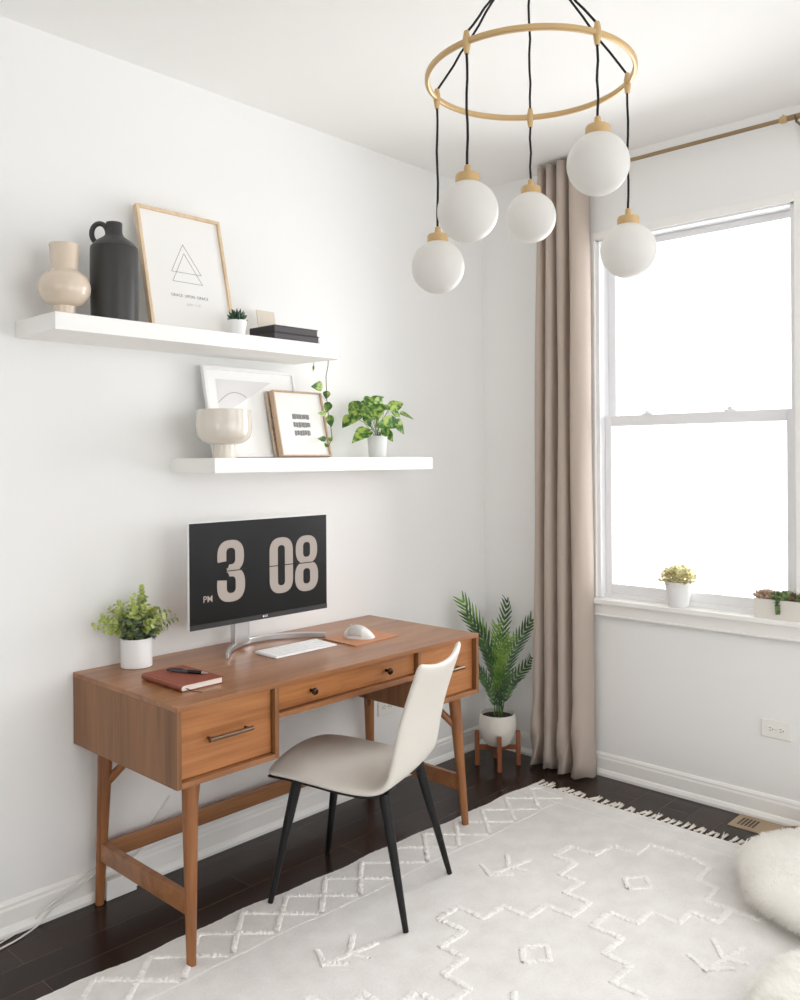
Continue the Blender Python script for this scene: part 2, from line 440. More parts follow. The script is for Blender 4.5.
# jamb liner + vinyl frame
b = MB()
for (ya, yb) in ((WY0, WY0 - .014), (WY1 + .014, WY1)): ybox(b, ya, yb, WZ0, WZ1, 0, .15)
b.box(0, WY0, WZ1 - .012, .15, WY1, WZ1)
b.box(0.03, WY0, WZ0, .15, WY1, WZ0 + .035)
b.build('window_frame', M_vinyl, wn, bevel=.002)
GY0, GY1 = -.722, -1.532
def sash(name, x, z0, z1, yo0, yo1, gy0, gy1, gz0, gz1):
    b = MB()
    b.box(x, yo0, z0, x + .028, gy0, z1); b.box(x, gy1, z0, x + .028, yo1, z1)
    b.box(x, gy0, gz1, x + .028, gy1, z1); b.box(x, gy0, z0, x + .028, gy1, gz0)
    s = b.build(name, M_vinyl, wn, bevel=.003)
    g = MB(); g.box(x + .012, gy0, gz0, x + .016, gy1, gz1); g.build('glass_pane', M_glass, s)
    return s
ls = sash('lower_sash', .045, .853, 1.695, -.689, -1.561, GY0, GY1 + .006, .9, 1.645)
us = sash('upper_sash', .082, 1.655, 2.518, -.689, -1.561, -.728, -1.545, 1.69, 2.487)
for yy in (-.905, -1.29):
    b = MB(); b.box(.047, yy - .025, 1.695, .07, yy + .025, 1.702); b.tube([(.058, yy, 1.702), (.058, yy, 1.714)], [.013, .008], 12)
    b.tube([(.058, yy, 1.709), (.05, yy + .028, 1.709)], .004, 8)
    b.build('sash_lock', M_vinyl, ls)
b = MB(); b.box(-.045, -.60, .812, .05, -1.66, .836)
b.build('window_sill', M_trim, wn, bevel=.004)
b = MB(); b.box(-.018, -.615, .752, 0, -1.635, .812); b.box(-.024, -.615, .752, 0, -1.635, .762)
b.build('apron', M_trim, wn, bevel=.003)
# second window and the wide rear window, both outside the frame, admit the room's daylight
w2 = bpy.data.objects.new('window_2', None); col.objects.link(w2); w2.location = (0, (W2Y0 + W2Y1) / 2, WZ0); structure(w2)
b = MB()
b.box(.03, W2Y0, WZ0, .12, W2Y0 - .04, WZ1); b.box(.03, W2Y1 + .04, WZ0, .12, W2Y1, WZ1)
b.box(.03, W2Y0, WZ1 - .04, .12, W2Y1, WZ1); b.box(.03, W2Y0, WZ0, .12, W2Y1, WZ0 + .04); b.box(.04, W2Y0, 1.65, .1, W2Y1, 1.69)
b.build('window_frame', M_vinyl, w2)
w3 = bpy.data.objects.new('window_3', None); col.objects.link(w3); w3.location = ((BX0 + BX1) / 2, YB, BZ0); structure(w3)
b = MB()
n = 2
for i in range(n + 1):
    x = BX0 + (BX1 - BX0) * i / n; x = min(max(x, BX0 + .03), BX1 - .03); b.box(x - .03, YB - .12, BZ0, x + .03, YB - .04, BZ1)
b.box(BX0, YB - .12, BZ0, BX1, YB - .04, BZ0 + .05); b.box(BX0, YB - .12, BZ1 - .05, BX1, YB - .04, BZ1)
b.build('window_frame', M_vinyl, w3)

# ------------------------------------------------------------------ desk
DX0, DX1, DY0, DY1, DZ = -2.272, -.867, -.63, -.003, .79
ZB, ZM = .550, .675; T = .016; RC = .02
desk = thing('desk', 'warm brown wooden writing desk with three drawers and tapered splayed legs against the white wall', 'desk', ((DX0 + DX1) / 2, (DY0 + DY1) / 2, 0))
XA, XB = -1.898, -1.233   # inner sides of the two pedestals
b = MB()
b.box(DX0, DY0, DZ - T, DX1, DY1, DZ)
b.build('desktop', M_wood, desk, bevel=.0012)
for xs in (DX0, DX1 - T, XA - T, XB):
    b = MB(); b.box(xs, DY0, ZB, xs + T, DY1, DZ - T); b.build('side_panel', M_woodz, desk, bevel=.0012)
for (xa, xb, zz) in ((DX0 + T, XA - T, ZB), (XB + T, DX1 - T, ZB), (XA, XB, ZM)):
    b = MB(); b.box(xa, DY0, zz, xb, DY1, zz + T); b.build('bottom_panel', M_wood, desk, bevel=.0012)
    b = MB(); b.box(xa, DY1 - .01, zz + T, xb, DY1, DZ - T); b.build('back_panel', M_wood, desk)
def drawer(x0, x1, z0, z1, kind):
    g = .0025
    b = MB(); b.box(x0 + g, DY0 + RC, z0 + g, x1 - g, DY0 + RC + .018, z1 - g)
    b.box(x0 + .02, DY0 + RC + .018, z0 + .01, x1 - .02, DY1 - .05, z0 + .02)
    b.box(x0 + .02, DY0 + RC + .018, z0 + .01, x0 + .03, DY1 - .05, z1 - .02); b.box(x1 - .03, DY0 + RC + .018, z0 + .01, x1 - .02, DY1 - .05, z1 - .02)
    d = b.build('drawer', M_drawer, desk, bevel=.0012)
    yf = DY0 + RC
    if kind == 'bar':
        xc = (x0 + x1) / 2; zc = .672; h = .080
        b = MB(); b.tube([(xc - h, yf - .026, zc), (xc + h, yf - .026, zc)], .0068, 12)
        for s in (-1, 1): b.tube([(xc + s * (h - .012), yf, zc), (xc + s * (h - .012), yf - .026, zc)], .0045, 10)
        b.build('handle', M_pewter, d, smooth=True, auto=40)
    else:
        for xx in (-1.747, -1.387):
            b = MB()
            R = []
            for r, y in ((.006, 0), (.005, -.010), (.006, -.013), (.0115, -.018), (.0125, -.023), (.010, -.027), (.004, -.029)):
                R.append([V((xx + r * math.cos(2 * PI * j / 16), yf + y, .732 + r * math.sin(2 * PI * j / 16))) for j in range(16)])
            b.rings(R); b.build('knob', M_knob, d, smooth=True)
drawer(DX0 + T, XA - T, ZB + T, DZ - T, 'bar')
drawer(XB + T, DX1 - T, ZB + T, DZ - T, 'bar')
drawer(XA, XB, ZM + T, DZ - T, 'knob')
feet = {'FL': (-2.205, -.594), 'FR': (-.893, -.575), 'BL': (-2.205, -.046), 'BR': (-.905, -.045)}
cxm, cym = -1.55, -.315
INS = .04
for k, (x, y) in feet.items():
    sx = 1 if x < cxm else -1; sy = 1 if y < cym else -1
    tx, ty = {'FL': (-2.187, -.565), 'FR': (-.930, -.55), 'BL': (-2.188, -.064), 'BR': (-.935, -.064)}[k]
    b = MB()
    P0 = V((tx, ty, ZB)); P1 = V((x, y, .0105 if k[0] == 'F' else .0003))
    ts = (0, .12, .3, .5, .7, .9, 1)
    b.tube([P0.lerp(P1, t) for t in ts], [.0255 - .0112 * t for t in ts], 20)
    leg = b.build('leg', M_leg, desk, smooth=True, auto=40)
    # diagonal brace running inward under the case
    a = P0.lerp(P1, .27); c = V((tx + sx * .090, ty + sy * .090, ZB - .004))
    b = MB(); b.tube([a, a.lerp(c, .5), c], [.0145, .014, .0135], 12)
    b.build('brace', M_leg, leg, smooth=True, auto=40)
for sx, xx in ((1, -2.199), (-1, -.906)):
    b = MB(); b.box(xx - .011, -.572, .150, xx + .011, -.062, .212)
    b.build('side_stretcher', M_wood, desk, bevel=.003)
b = MB(); b.box(-2.185, -.066, .148, -.92, -.044, .206)
b.build('long_stretcher', M_wood, desk, bevel=.003)

# ------------------------------------------------------------------ monitor
MX0, MX1, MZ0, MZ1, MY = -1.945, -1.302, .902, 1.278, -.2
mon = thing('monitor', 'wide black computer monitor on silver arc stand showing a flip clock reading 3 08', 'monitor', (-1.62, -.12, DZ))
b = MB(); b.box(MX0 - .001, MY + .002, MZ0 - .001, MX1 + .001, MY + .014, MZ1 + .001)
b.box(MX0 + .12, MY + .014, MZ0 + .05, MX1 - .12, MY + .04, MZ1 - .08)
b.build('back_shell', M_white_plastic, mon, bevel=.003)
b = MB(); b.box(MX0 + .0015, MY, MZ0 + .0015, MX1 - .0015, MY + .004, MZ1 - .0015)
scr = b.build('screen', M_screen, mon)
b = MB(); b.box(MX0 + .0015, MY - .0015, MZ0, MX1 - .0015, MY, MZ0 + .018)
b.build('chin', M_bezel, mon)
yd = MY - .0006
def strip(path, w, mb, n_cap=0):
    """flat ribbon of width w (or list) along path in x,z on the screen plane"""
    P = [V((x, yd, z)) for x, z in path]; rows = []
    for i, p in enumerate(P):
        t = (P[min(i + 1, len(P) - 1)] - P[max(i - 1, 0)]).normalized(); s = V((-t.z, 0, t.x))
        ww = w[i] if isinstance(w, list) else w
        rows.append([p + s * ww / 2, p - s * ww / 2])
    mb.grid(rows)
def ring_shape(mb, cx, cz, wo, ho, wi, hi, n=72, gap=None):
    """rounded condensed ring (stadium outside and inside)"""
    def stad(w, h):
        r = w / 2; k = max(0, h / 2 - r * 1.0); pts = []
        for j in range(n):
            a = 2 * PI * j / n; s, c = math.sin(a), math.cos(a)
            ex = .8
            x = math.copysign(abs(c) ** ex, c) * r; z = math.copysign(abs(s) ** ex, s) * r + math.copysign(k, s) * (1 if abs(s) > 1e-6 else 0)
            pts.append(V((cx + x, yd, cz + z)))
        return pts
    o, i = stad(wo, ho), stad(wi, hi); b0 = len(mb.v); mb.v += o + i
    for j in range(n):
        if gap and gap[0] <= 360 * j / n < gap[1]: continue
        k = (j + 1) % n; mb.add([b0 + j, b0 + k, b0 + n + k, b0 + n + j])
def scr_box(x0, x1, y0, y1):
    A = at(x0, (y0 + y1) / 2, 1, yd); B = at(x1, (y0 + y1) / 2, 1, yd); C = at((x0 + x1) / 2, y0, 1, yd); D = at((x0 + x1) / 2, y1, 1, yd)
    return A.x, B.x, D.z, C.z
# 0
x0, x1, z0, z1 = scr_box(269.6, 293, 537.3, 593); b = MB(); w, h = x1 - x0, z1 - z0
ring_shape(b, (x0 + x1) / 2, (z0 + z1) / 2, w, h, w * .3, h * .72); b.build('digit_zero', M_digit, scr)
# 8
x0, x1, z0, z1 = scr_box(295, 318, 535.4, 590); b = MB(); w, h = x1 - x0, z1 - z0; cx = (x0 + x1) / 2
ring_shape(b, cx, z0 + h * .745, w * .93, h * .51, w * .3, h * .27); ring_shape(b, cx, z0 + h * .26, w, h * .52, w * .3, h * .28); b.build('digit_eight', M_digit, scr)
# 3
x0, x1, z0, z1 = scr_box(217, 245, 541, 600); b = MB(); w, h = x1 - x0, z1 - z0; t = w * .36
cx = (x0 + x1) / 2
ring_shape(b, cx - w * .01, z0 + h * .745, w * .95, h * .51, w * .32, h * .28, gap=(195, 255))
ring_shape(b, cx, z0 + h * .26, w, h * .52, w * .32, h * .28, gap=(105, 165))
b.build('digit_three', M_digit, scr)
# split lines of the flip clock
for (a, c, yy0, yy1) in ((226, 246, 569.5, 570.5), (268, 294, 564.8, 565.6), (295.5, 320, 562, 562.8)):
    A = at(a, yy0 + 1.2, 1, yd); B = at(c, yy0 - (c - a) * .055 + 1.0, 1, yd); zc = (A.z + B.z) / 2
    b = MB(); b.box(A.x, yd - .0012, zc - .0016, B.x, yd - .0004, zc + .0016); b.build('split_line', M_screen, scr)
x0, x1, z0, z1 = scr_box(203.6, 212.4, 596, 603)
text_mesh('pm_text', 'PM', (z1 - z0) * 1.3, ((x0 + x1) / 2, yd, (z0 + z1) / 2), (1, 0, 0), (0, 0, 1), M_digit, scr, bold=.0002)
x0, x1, z0, z1 = scr_box(262.5, 268.5, 614.2, 617.4)
b = MB(); b.lathe([(.004, 0), (.004, .0006)], n=16)
for i, p in enumerate(b.v): b.v[i] = V((x0 + .004 + p.x, MY - .0022 - p.z * .5, (z0 + z1) / 2 + p.y))
b.build('logo_dot', M_white_plastic, mon)
text_mesh('logo_text', 'LG', .0105, (x0 + .017, MY - .0022, (z0 + z1) / 2), (1, 0, 0), (0, 0, 1), M_white_plastic, mon, bold=.0002)
# neck + arc base
b = MB(); b.box(-1.708, -.138, DZ + .016, -1.640, -.106, 1.06)
b.box(-1.712, -.142, .99, -1.636, -.102, 1.0)
b.build('stand_neck', M_silver, mon, bevel=.006)
b = MB(); b.box(-1.702, -.160, .98, -1.646, -.138, 1.06); b.build('neck_plate', M_silver, mon)
apts = []
AL, AR = V((-1.795, -.215, 0)), V((-1.315, -.215, 0))
n = 32
rows = []
AK = [V(p) for p in ((-1.818, -.240, 0), (-1.746, -.163, 0), (-1.670, -.112, 0), (-1.592, -.093, 0), (-1.505, -.103, 0), (-1.406, -.153, 0), (-1.330, -.222, 0))]
AP = []
for q in range(6):
    p0, p1, p2, p3 = AK[max(q - 1, 0)], AK[q], AK[q + 1], AK[min(q + 2, 6)]
    for k in range(6):
        t = k / 6; AP.append(.5 * (2 * p1 + (p2 - p0) * t + (2 * p0 - 5 * p1 + 4 * p2 - p3) * t * t + (3 * p1 - p0 - 3 * p2 + p3) * t ** 3))
AP.append(AK[-1])
for i, p in enumerate(AP):
    tg = (AP[min(i + 1, 36)] - AP[max(i - 1, 0)]).normalized(); rows.append((p.x, p.y, (tg.y * -1, tg.x, math.sin(PI * i / 36))))
R = []
for (x, y, a) in rows:
    inx, iny, sm = a
    lift = .004 * sm; hw = .006 + .004 * sm; z0 = DZ + .0005 + lift; z1 = z0 + .020
    R.append([V((x - inx * hw, y - iny * hw, z0)), V((x + inx * hw, y + iny * hw, z0)), V((x + inx * hw, y + iny * hw, z1)), V((x - inx * hw, y - iny * hw, z1))])
b = MB(); b.rings(R); b.build('arc_base', M_silver, mon, bevel=.0025)

# ------------------------------------------------------------------ keyboard
kb = thing('keyboard', 'slim white wireless keyboard lying in front of the monitor', 'keyboard', (-1.55, -.305, DZ))
KX0, KX1, KY0, KY1 = -1.70, -1.405, -.370, -.248
b = MB()
pr = [(KY0, DZ + .0005), (KY1, DZ + .0005), (KY1, DZ + .011), (KY0, DZ + .005)]
b.rings([[V((x, y, z)) for y, z in pr] for x in (KX0, KX1)]); b.build('keyboard_body', M_white_plastic, kb, bevel=.002)
b = MB()
def key(x, y, w, h):
    f = (y - KY0) / (KY1 - KY0); z = DZ + .005 + .006 * f
    b.box(x, y, z, x + w, y + h, z + .0022)
rows_k = 6; kh = (KY1 - KY0 - .008) / rows_k
for r in range(rows_k):
    y = KY0 + .004 + r * kh; x = KX0 + .005; W = KX1 - KX0 - .010
    if r == 0: ws = [1, 1, 1, 1.3, 5, 1.3, 1, 1, 1, 1]
    elif r == 1: ws = [2.2] + [1] * 10 + [2.2]
    elif r == 2: ws = [1.8] + [1] * 11 + [1.8]
    elif r == 3: ws = [1.5] + [1] * 13
    elif r == 4: ws = [1] * 13 + [1.5]
    else: ws = [1] * 14
    tot = sum(ws)
    for wv in ws:
        ww = W * wv / tot; key(x + .001, y + .001, ww - .002, kh - .002); x += ww
kk = b.build('keys', M_white_plastic, kb); kk['kind'] = 'stuff'

# desk mat + mouse
b = MB(); A = [V((-1.362, -.238, 0)), V((-1.372, -.440, 0)), V((-1.124, -.418, 0)), V((-1.108, -.262, 0))]
c = V((-1.24, -.34, 0))
A = [V((-1.368, -.245, DZ + .0005)), V((-1.370, -.436, DZ + .0005)), V((-1.120, -.424, DZ + .0005)), V((-1.112, -.254, DZ + .0005))]
b.prism(A, (0, 0, .004)); o = b.build('mouse_pad', M_deskmat, bevel=.001); recenter(o)
tag(o, 'tan leather mouse pad lying on the desk right of the keyboard', 'mouse pad')
ms = thing('computer_mouse', 'white sculpted wireless mouse with a grey front on the tan pad', 'mouse', (-1.262, -.345, DZ + .0047))
b = MB(); zt = DZ + .0048
R = []
ang = math.radians(-62); ca, sa = math.cos(ang), math.sin(ang)
NL = 14
for i in range(NL + 1):
    t = i / NL; u = (t - .5) * .118
    wv = .036 * math.sin(PI * (t * .9 + .05)) ** .45; hh = .050 * math.sin(PI * (t * .86 + .09) ** .85) ** .75
    row = []
    for j in range(13):
        a = PI * j / 12; cy = math.cos(a); sy = math.sin(a)
        lx = wv * cy - .004 * sy; lz = hh * sy ** .8 * (1 + .10 * cy)
        row.append(V((-1.262 + u * ca - lx * sa, -.345 + u * sa + lx * ca, zt + max(0, lz))))
    R.append(row)
b.rings(R); mo = b.build('mouse_shell', M_mouse, ms, smooth=True, auto=60)
b = MB()
c0 = V((-1.262, -.345, zt)); fu = V((ca, sa, 0)); sd = V((-sa, ca, 0))
# grey thumb side facing the keyboard
R = []
for i in range(9):
    t = .16 + .50 * i / 8; u = (t - .5) * .118
    wv = .036 * math.sin(PI * (t * .9 + .05)) ** .45; hh = .050 * math.sin(PI * (t * .86 + .09) ** .85) ** .75
    row = []
    for j in range(7):
        a = PI * (6.2 + 5.0 * j / 6) / 12; cy = math.cos(a); sy = math.sin(a)
        lx = (wv * cy - .004 * sy) * 1.02; lz = hh * sy ** .8 * (1 + .10 * cy) * 1.02
        row.append(c0 + fu * u + sd * lx + V((0, 0, max(.002, lz))))
    R.append(row)
b.grid(R); sb = b.build('thumb_grip', M_mouseg, ms, smooth=True)
sb.modifiers.new('solid', 'SOLIDIFY').thickness = .001
b = MB(); u = -.036
wc = c0 + fu * u + V((0, 0, .042)); b.tube([wc - sd * .004, wc + sd * .004], .008, 14); b.build('scroll_wheel', M_mouseg, ms)

# ------------------------------------------------------------------ notebook + pen
nb = thing('notebook', 'tan leather notebook with ribbon marker lying on the left of the desktop', 'notebook', (-2.09, -.385, DZ))
NX0, NX1, NY0, NY1 = -2.175, -2.02, -.502, -.272; zn = DZ + .0005; th = .021
b = MB()
def spine_prof(off):
    P = []
    for j in range(9):
        a = PI / 2 + PI * j / 8
        P.append((NX0 + .011 + math.cos(a) * (.011 - off), zn + th / 2 + math.sin(a) * (th / 2 - off)))
    return P
outer = [(NX1, zn + th)] + spine_prof(0) + [(NX1, zn)]
inner = [(NX1, zn + .0022)] + spine_prof(.0022)[::-1] + [(NX1, zn + th - .0022)]
prof = outer + inner
R = [[V((x, y, z)) for x, z in prof] for y in (NY0, NY1)]
b.rings(R, cap=False)
for y in (0, 1):
    k = y * len(prof); no = len(outer)
    for j in range(no - 1):
        b.add([k + j, k + j + 1, k + len(prof) - 2 - j, k + len(prof) - 1 - j])
b.build('cover', M_bookcover, nb)
b = MB(); b.box(NX0 + .004, NY0 + .003, zn + .0024, NX1 - .003, NY1 - .003, zn + th - .0024); b.build('page_block', M_pages, nb)
b = MB()
rp = [(-2.155, NY0 + .01, zn + .008), (-2.155, NY0 - .004, zn + .009), (-2.150, NY0 - .014, zn + .004), (-2.140, NY0 - .024, zn + .0015), (-2.13, NY0 - .045, zn + .0015)]
b.grid([[V(p) + V((-.0025, 0, 0)), V(p) + V((.0025, 0, 0))] for p in rp])
rb = b.build('ribbon_marker', M_cord, nb); rb.modifiers.new('solid', 'SOLIDIFY').thickness = .0008
zp = zn + th + .0062
p0 = V((-2.105, -.318, zp)); p1 = V((-2.042, -.452, zp)); d = (p1 - p0)
pen = thing('ballpoint_pen', 'black and grey ballpoint pen lying on the tan notebook', 'pen', tuple(p0.lerp(p1, .5) - V((0, 0, .006))))
def seg(name, t0, t1, r0, r1, m):
    b = MB(); b.tube([p0 + d * t0, p0 + d * (t0 + (t1 - t0) * .1), p0 + d * (t1 - (t1 - t0) * .05), p0 + d * t1], [r0 * .9, r0, r1, r1 * .95], 14); b.build(name, m, pen, smooth=True, auto=50)
seg('barrel', .05, .5, .0052, .006, plain('pen_grey', (70, 72, 78), .4)); seg('grip', .5, .84, .0062, .0058, M_black); seg('tip', .84, 1, .0045, .0012, M_silver); seg('push_button', -.02, .05, .003, .003, M_black)
b = MB(); b.box(-.002, -.002, -.0008, .002, .048, .0008); clip = b
a = math.atan2(d.y, d.x) - PI / 2
clip.v = [Matrix.Rotation(a, 4, 'Z') @ v + p0 + d * .04 + V((0, 0, .0068)) for v in clip.v]; clip.build('clip', M_black, pen)

# ------------------------------------------------------------------ chair
CO = V((-1.541, -.64, 0)); cf = V((-.35, .937, 0)).normalized(); cl = V((cf.y, -cf.x, 0))
def CP(l, f, z): return CO + cl * l + cf * f + V((0, 0, z))
ch = thing('desk_chair', 'cream leather shell chair with tapered black metal legs pulled up to the desk', 'chair', tuple(CO))
prof = [  # fwd, z, half width, crown (centre above edge), edge forward
    (.266, .438, .196, .024, 0), (.248, .444, .212, .026, 0), (.18, .446, .220, .020, 0), (.09, .440, .224, .010, 0), (0, .432, .228, .000, 0),
    (-.09, .427, .226, -.004, 0), (-.148, .432, .222, -.004, .004), (-.190, .452, .216, -.002, .012), (-.213, .490, .208, 0, .020), (-.228, .55, .203, 0, .024),
    (-.247, .64, .200, 0, .026), (-.276, .73, .198, 0, .026), (-.302, .81, .197, -.012, .024), (-.316, .858, .199, -.030, .022)]
NU = 12
def shell_rows(off):
    rows = []
    for k, (f, z, hw, cr, ef) in enumerate(prof):
        row = []
        for j in range(NU + 1):
            s = -1 + 2 * j / NU; s2 = s * s
            ff = f + ef * s2 ** 1.2; zz = z + cr * (1 - s2)
            if k == 0: ff -= .012 * s2 * s2
            row.append(CP(hw * s, ff, zz))
        rows.append(row)
    return rows
b = MB(); b.grid(shell_rows(0)); o = b.build('seat_shell', M_leather, ch, smooth=True)
m = o.modifiers.new('solid', 'SOLIDIFY'); m.thickness = .023; m.offset = 0
m = o.modifiers.new('sub', 'SUBSURF'); m.levels = 2; m.render_levels = 2
# dark under-plate follows the seat
b = MB(); rows = []
for k, (f, z, hw, cr, ef) in enumerate(prof[:7]):
    rows.append([CP((hw - .004) * (-1 + 2 * j / 8) * .985, f - .002, z + cr * (1 - (-1 + 2 * j / 8) ** 2) - .0125) for j in range(9)])
b.grid(rows); o = b.build('under_plate', M_black, ch, smooth=True); m = o.modifiers.new('solid', 'SOLIDIFY'); m.thickness = .005; m.offset = 0
for sl in (-1, 1):
    for sf in (-1, 1):
        tp = CP(sl * .155, sf * .160 + .010, .411); ft = CP(sl * .208, sf * .246, .0003 if (sl > 0 and sf > 0) else .0105)
        b = MB()
        inn = CP(sl * .07, sf * .160 + .010, .413)
        ts = (0, .08, .2, .5, .8, 1)
        b.tube([tp.lerp(ft, t) for t in ts], [.019, .0185, .0172, .0145, .0115, .0095], 12)
        lg = b.build('leg', M_black, ch, smooth=True, auto=40)
        b = MB(); k1 = tp.lerp(ft, .16)
        b.tube([inn + V((0, 0, -.003)), inn.lerp(tp, .6) + V((0, 0, -.004)), inn.lerp(tp, .9) + V((0, 0, -.014)), k1], [.008, .009, .012, .013], 10)
        b.build('leg_bracket', M_black, lg, smooth=True)
b = MB(); b.tube([CP(-.09, .165, .410), CP(.09, .165, .410)], .008, 10); b.tube([CP(-.09, -.118, .410), CP(.09, -.118, .410)], .008, 10)
b.box(-.06, -.12, .405, .06, .17, .413, Matrix(((cl.x, cf.x, 0, CO.x), (cl.y, cf.y, 0, CO.y), (0, 0, 1, 0), (0, 0, 0, 1))))
b.build('under_frame', M_black, ch)

# ------------------------------------------------------------------ shelves
def shelf(x0, x1, z0, label):
    b = MB(); b.box(x0, -.276, z0, x1, 0, z0 + .053); o = b.build('floating_shelf', M_shelf, bevel=.0015); recenter(o)
    return tag(o, label, 'shelf', None)
US = 1.895; UZ = US + .053; LSZ = 1.453; LZ = LSZ + .053
shelf(-2.455, -1.30, US, 'upper white floating shelf carrying the black jug and triangle print')
shelf(-1.889, -.735, LSZ, 'lower white floating shelf carrying the footed bowl and pothos plant')

def vessel(name, prof, x, y, z, mat, label, cat, n=48):
    b = MB(); b.lathe(prof, (x, y, z), n, cap=True); o = b.build(name, mat, smooth=True, auto=50); recenter(o); tag(o, label, cat); return o
def smoothprof(pts, n=8):
    out = []
    for i in range(len(pts) - 1):
        p0 = pts[max(i - 1, 0)]; p1 = pts[i]; p2 = pts[i + 1]; p3 = pts[min(i + 2, len(pts) - 1)]
        for k in range(n):
            t = k / n
            f = lambda a, b_, c, d: .5 * (2 * b_ + (c - a) * t + (2 * a - 5 * b_ + 4 * c - d) * t * t + (3 * b_ - a - 3 * c + d) * t ** 3)
            out.append((max(.001, f(p0[0], p1[0], p2[0], p3[0])), f(p0[1], p1[1], p2[1], p3[1])))
    out.append(pts[-1]); return out
# beige vase
vp = [(.03, 0), (.032, 0.001), (.032, .022), (.034, .038)] + smoothprof([(.034, .040), (.058, .050), (.076, .076), (.079, .104), (.070, .132), (.050, .149), (.0415, .155)]) + [(.041, .158)] + [(.046, .234), (.045, .237), (.042, .236), (.037, .156), (.001, .156)]
vessel('vase', vp, -2.364, -.15, UZ, M_beige, 'glossy beige round-bodied vase with a wide neck at the left end of the upper shelf', 'vase')
# black jug
jug = thing('jug', 'tall matte black stoneware jug with a small ring handle between vase and framed print', 'jug', (-2.195, -.155, UZ))
jp = [(.068, 0), (.074, .004)] + smoothprof([(.075, .01), (.077, .12), (.077, .238), (.072, .258), (.055, .275), (.034, .290), (.0265, .305), (.026, .334)], 6) + [(.025, .337), (.019, .337), (.018, .30), (.001, .30)]
b = MB(); b.lathe(jp, (-2.195, -.155, UZ), 48); b.build('jug_body', M_jug, jug, smooth=True, auto=60)
b = MB(); hx = V((-.73, .68, 0)); hc = V((-2.195, -.155, UZ + .302)) + hx * .047
pts = []
for i in range(25):
    a = math.radians(-45 + 300 * i / 24 - 35)
    pts.append(hc + hx * (-.027 * math.cos(a) * -1) * -1 * -1 + V((0, 0, .034 * math.sin(a))))
pts = [hc - hx * (.026 * math.cos(math.radians(a))) + V((0, 0, .033 * math.sin(math.radians(a)) - .001)) for a in range(0, 361, 15)]
b.tube(pts, .0085, 12, cap=False); b.build('jug_handle', M_jug, jug, smooth=True)

# ------------------------------------------------------------------ leaning frames
def frame(name, x0, x1, ybase, ytop, z0, ztop, depth, border, mframe, label, cat, mat_inner, parts):
    """leaning picture frame; local u along X, v up the slope, w toward the room"""
    up = V((0, ytop - ybase, ztop - z0)); Hh = up.length; up.normalize(); ux = V((1, 0, 0)); nrm = ux.cross(up)  # points -Y (room)
    O = V((x0, ybase, z0)); W = x1 - x0
    if nrm.y > 0: nrm = -nrm
    root = thing(name, label, cat, ((x0 + x1) / 2, ybase, z0))
    Mx = Matrix((ux, up, nrm)).transposed().to_4x4(); Mx.translation = O
    def bx(b, u0, u1, v0, v1, w0, w1):
        P = [Mx @ V((u, v, w)) for w in (w0, w1) for v in (v0, v1) for u in (u0, u1)]
        k = len(b.v); b.v += P
        for q in ((0, 2, 3, 1), (4, 5, 7, 6), (0, 1, 5, 4), (1, 3, 7, 5), (3, 2, 6, 7), (2, 0, 4, 6)): b.add([k + i for i in q])
    D = depth; B = border
    b = MB(); bx(b, 0, B, 0, Hh, 0, D); bx(b, W - B, W, 0, Hh, 0, D); bx(b, B, W - B, 0, B, 0, D); bx(b, B, W - B, Hh - B, Hh, 0, D)
    b.build('frame_border', mframe, root, bevel=.001)
    b = MB(); bx(b, B, W - B, B, Hh - B, D * .1, D * .6); inner = b.build('print', mat_inner, root)
    wz = D * .6 + .0006
    Wp = lambda u, v: Mx @ V((u, v, wz))
    parts(W, Hh, Wp, inner, ux, up, bx, wz)
    return root
def line(b, Wp, pts, w=.0012, closed=False):
    P = [Wp(*p) for p in (pts + [pts[0]] if closed else pts)]
    for i in range(len(P) - 1): b.tube([P[i], P[i + 1]], w / 2, 6)
def tri_parts(W, Hh, Wp, inner, ux, up, bx, wz):
    b = MB(); cx = W * .5
    line(b, Wp, [(cx - .062, Hh * .495), (cx + .062, Hh * .495), (cx, Hh * .735)], .0015, True)
    line(b, Wp, [(cx - .062, Hh * .415), (cx + .062, Hh * .415), (cx, Hh * .66)], .0015, True)
    b.build('triangle_drawing', M_ink, inner)
    text_mesh('motto', 'GRACE  UPON  GRACE', .0150, Wp(cx, Hh * .30), ux, up, M_ink, inner, extr=.0001)
    text_mesh('script_line', 'John 1:16', .015, Wp(cx + .01, Hh * .235), ux, up, M_faint, inner, shear=.4, extr=.0001)
frame('picture_frame', -2.058, -1.708, -.140, -.035, UZ, 2.397, .022, .012, M_frame,
      'large pale wood picture frame with overlapping triangles and a motto leaning on the upper shelf', 'picture frame', M_paper, tri_parts)
def white_parts(W, Hh, Wp, inner, ux, up, bx, wz):
    b = MB(); P = [Wp(W * .12, Hh * .86), Wp(W * .12, Hh * .14), Wp(W * .20, Hh * .5), Wp(W * .72, Hh * .86)]
    b.poly(P); b.build('grey_shape', M_artgrey, inner)
    b = MB(); line(b, Wp, [(W * (.12 + .0 + .30 * t), Hh * (.60 + .12 * math.sin(t * PI * .8))) for t in [i / 10 for i in range(11)]], .002)
    b.build('drawn_line', M_ink, inner)
frame('picture_frame', -1.782, -1.338, -.108, -.03, LZ, 1.852, .018, .014, plain('white_frame', (240, 239, 240), .4),
      'wide white picture frame with a pale abstract print leaning behind the footed bowl', 'picture frame', M_mat, white_parts)
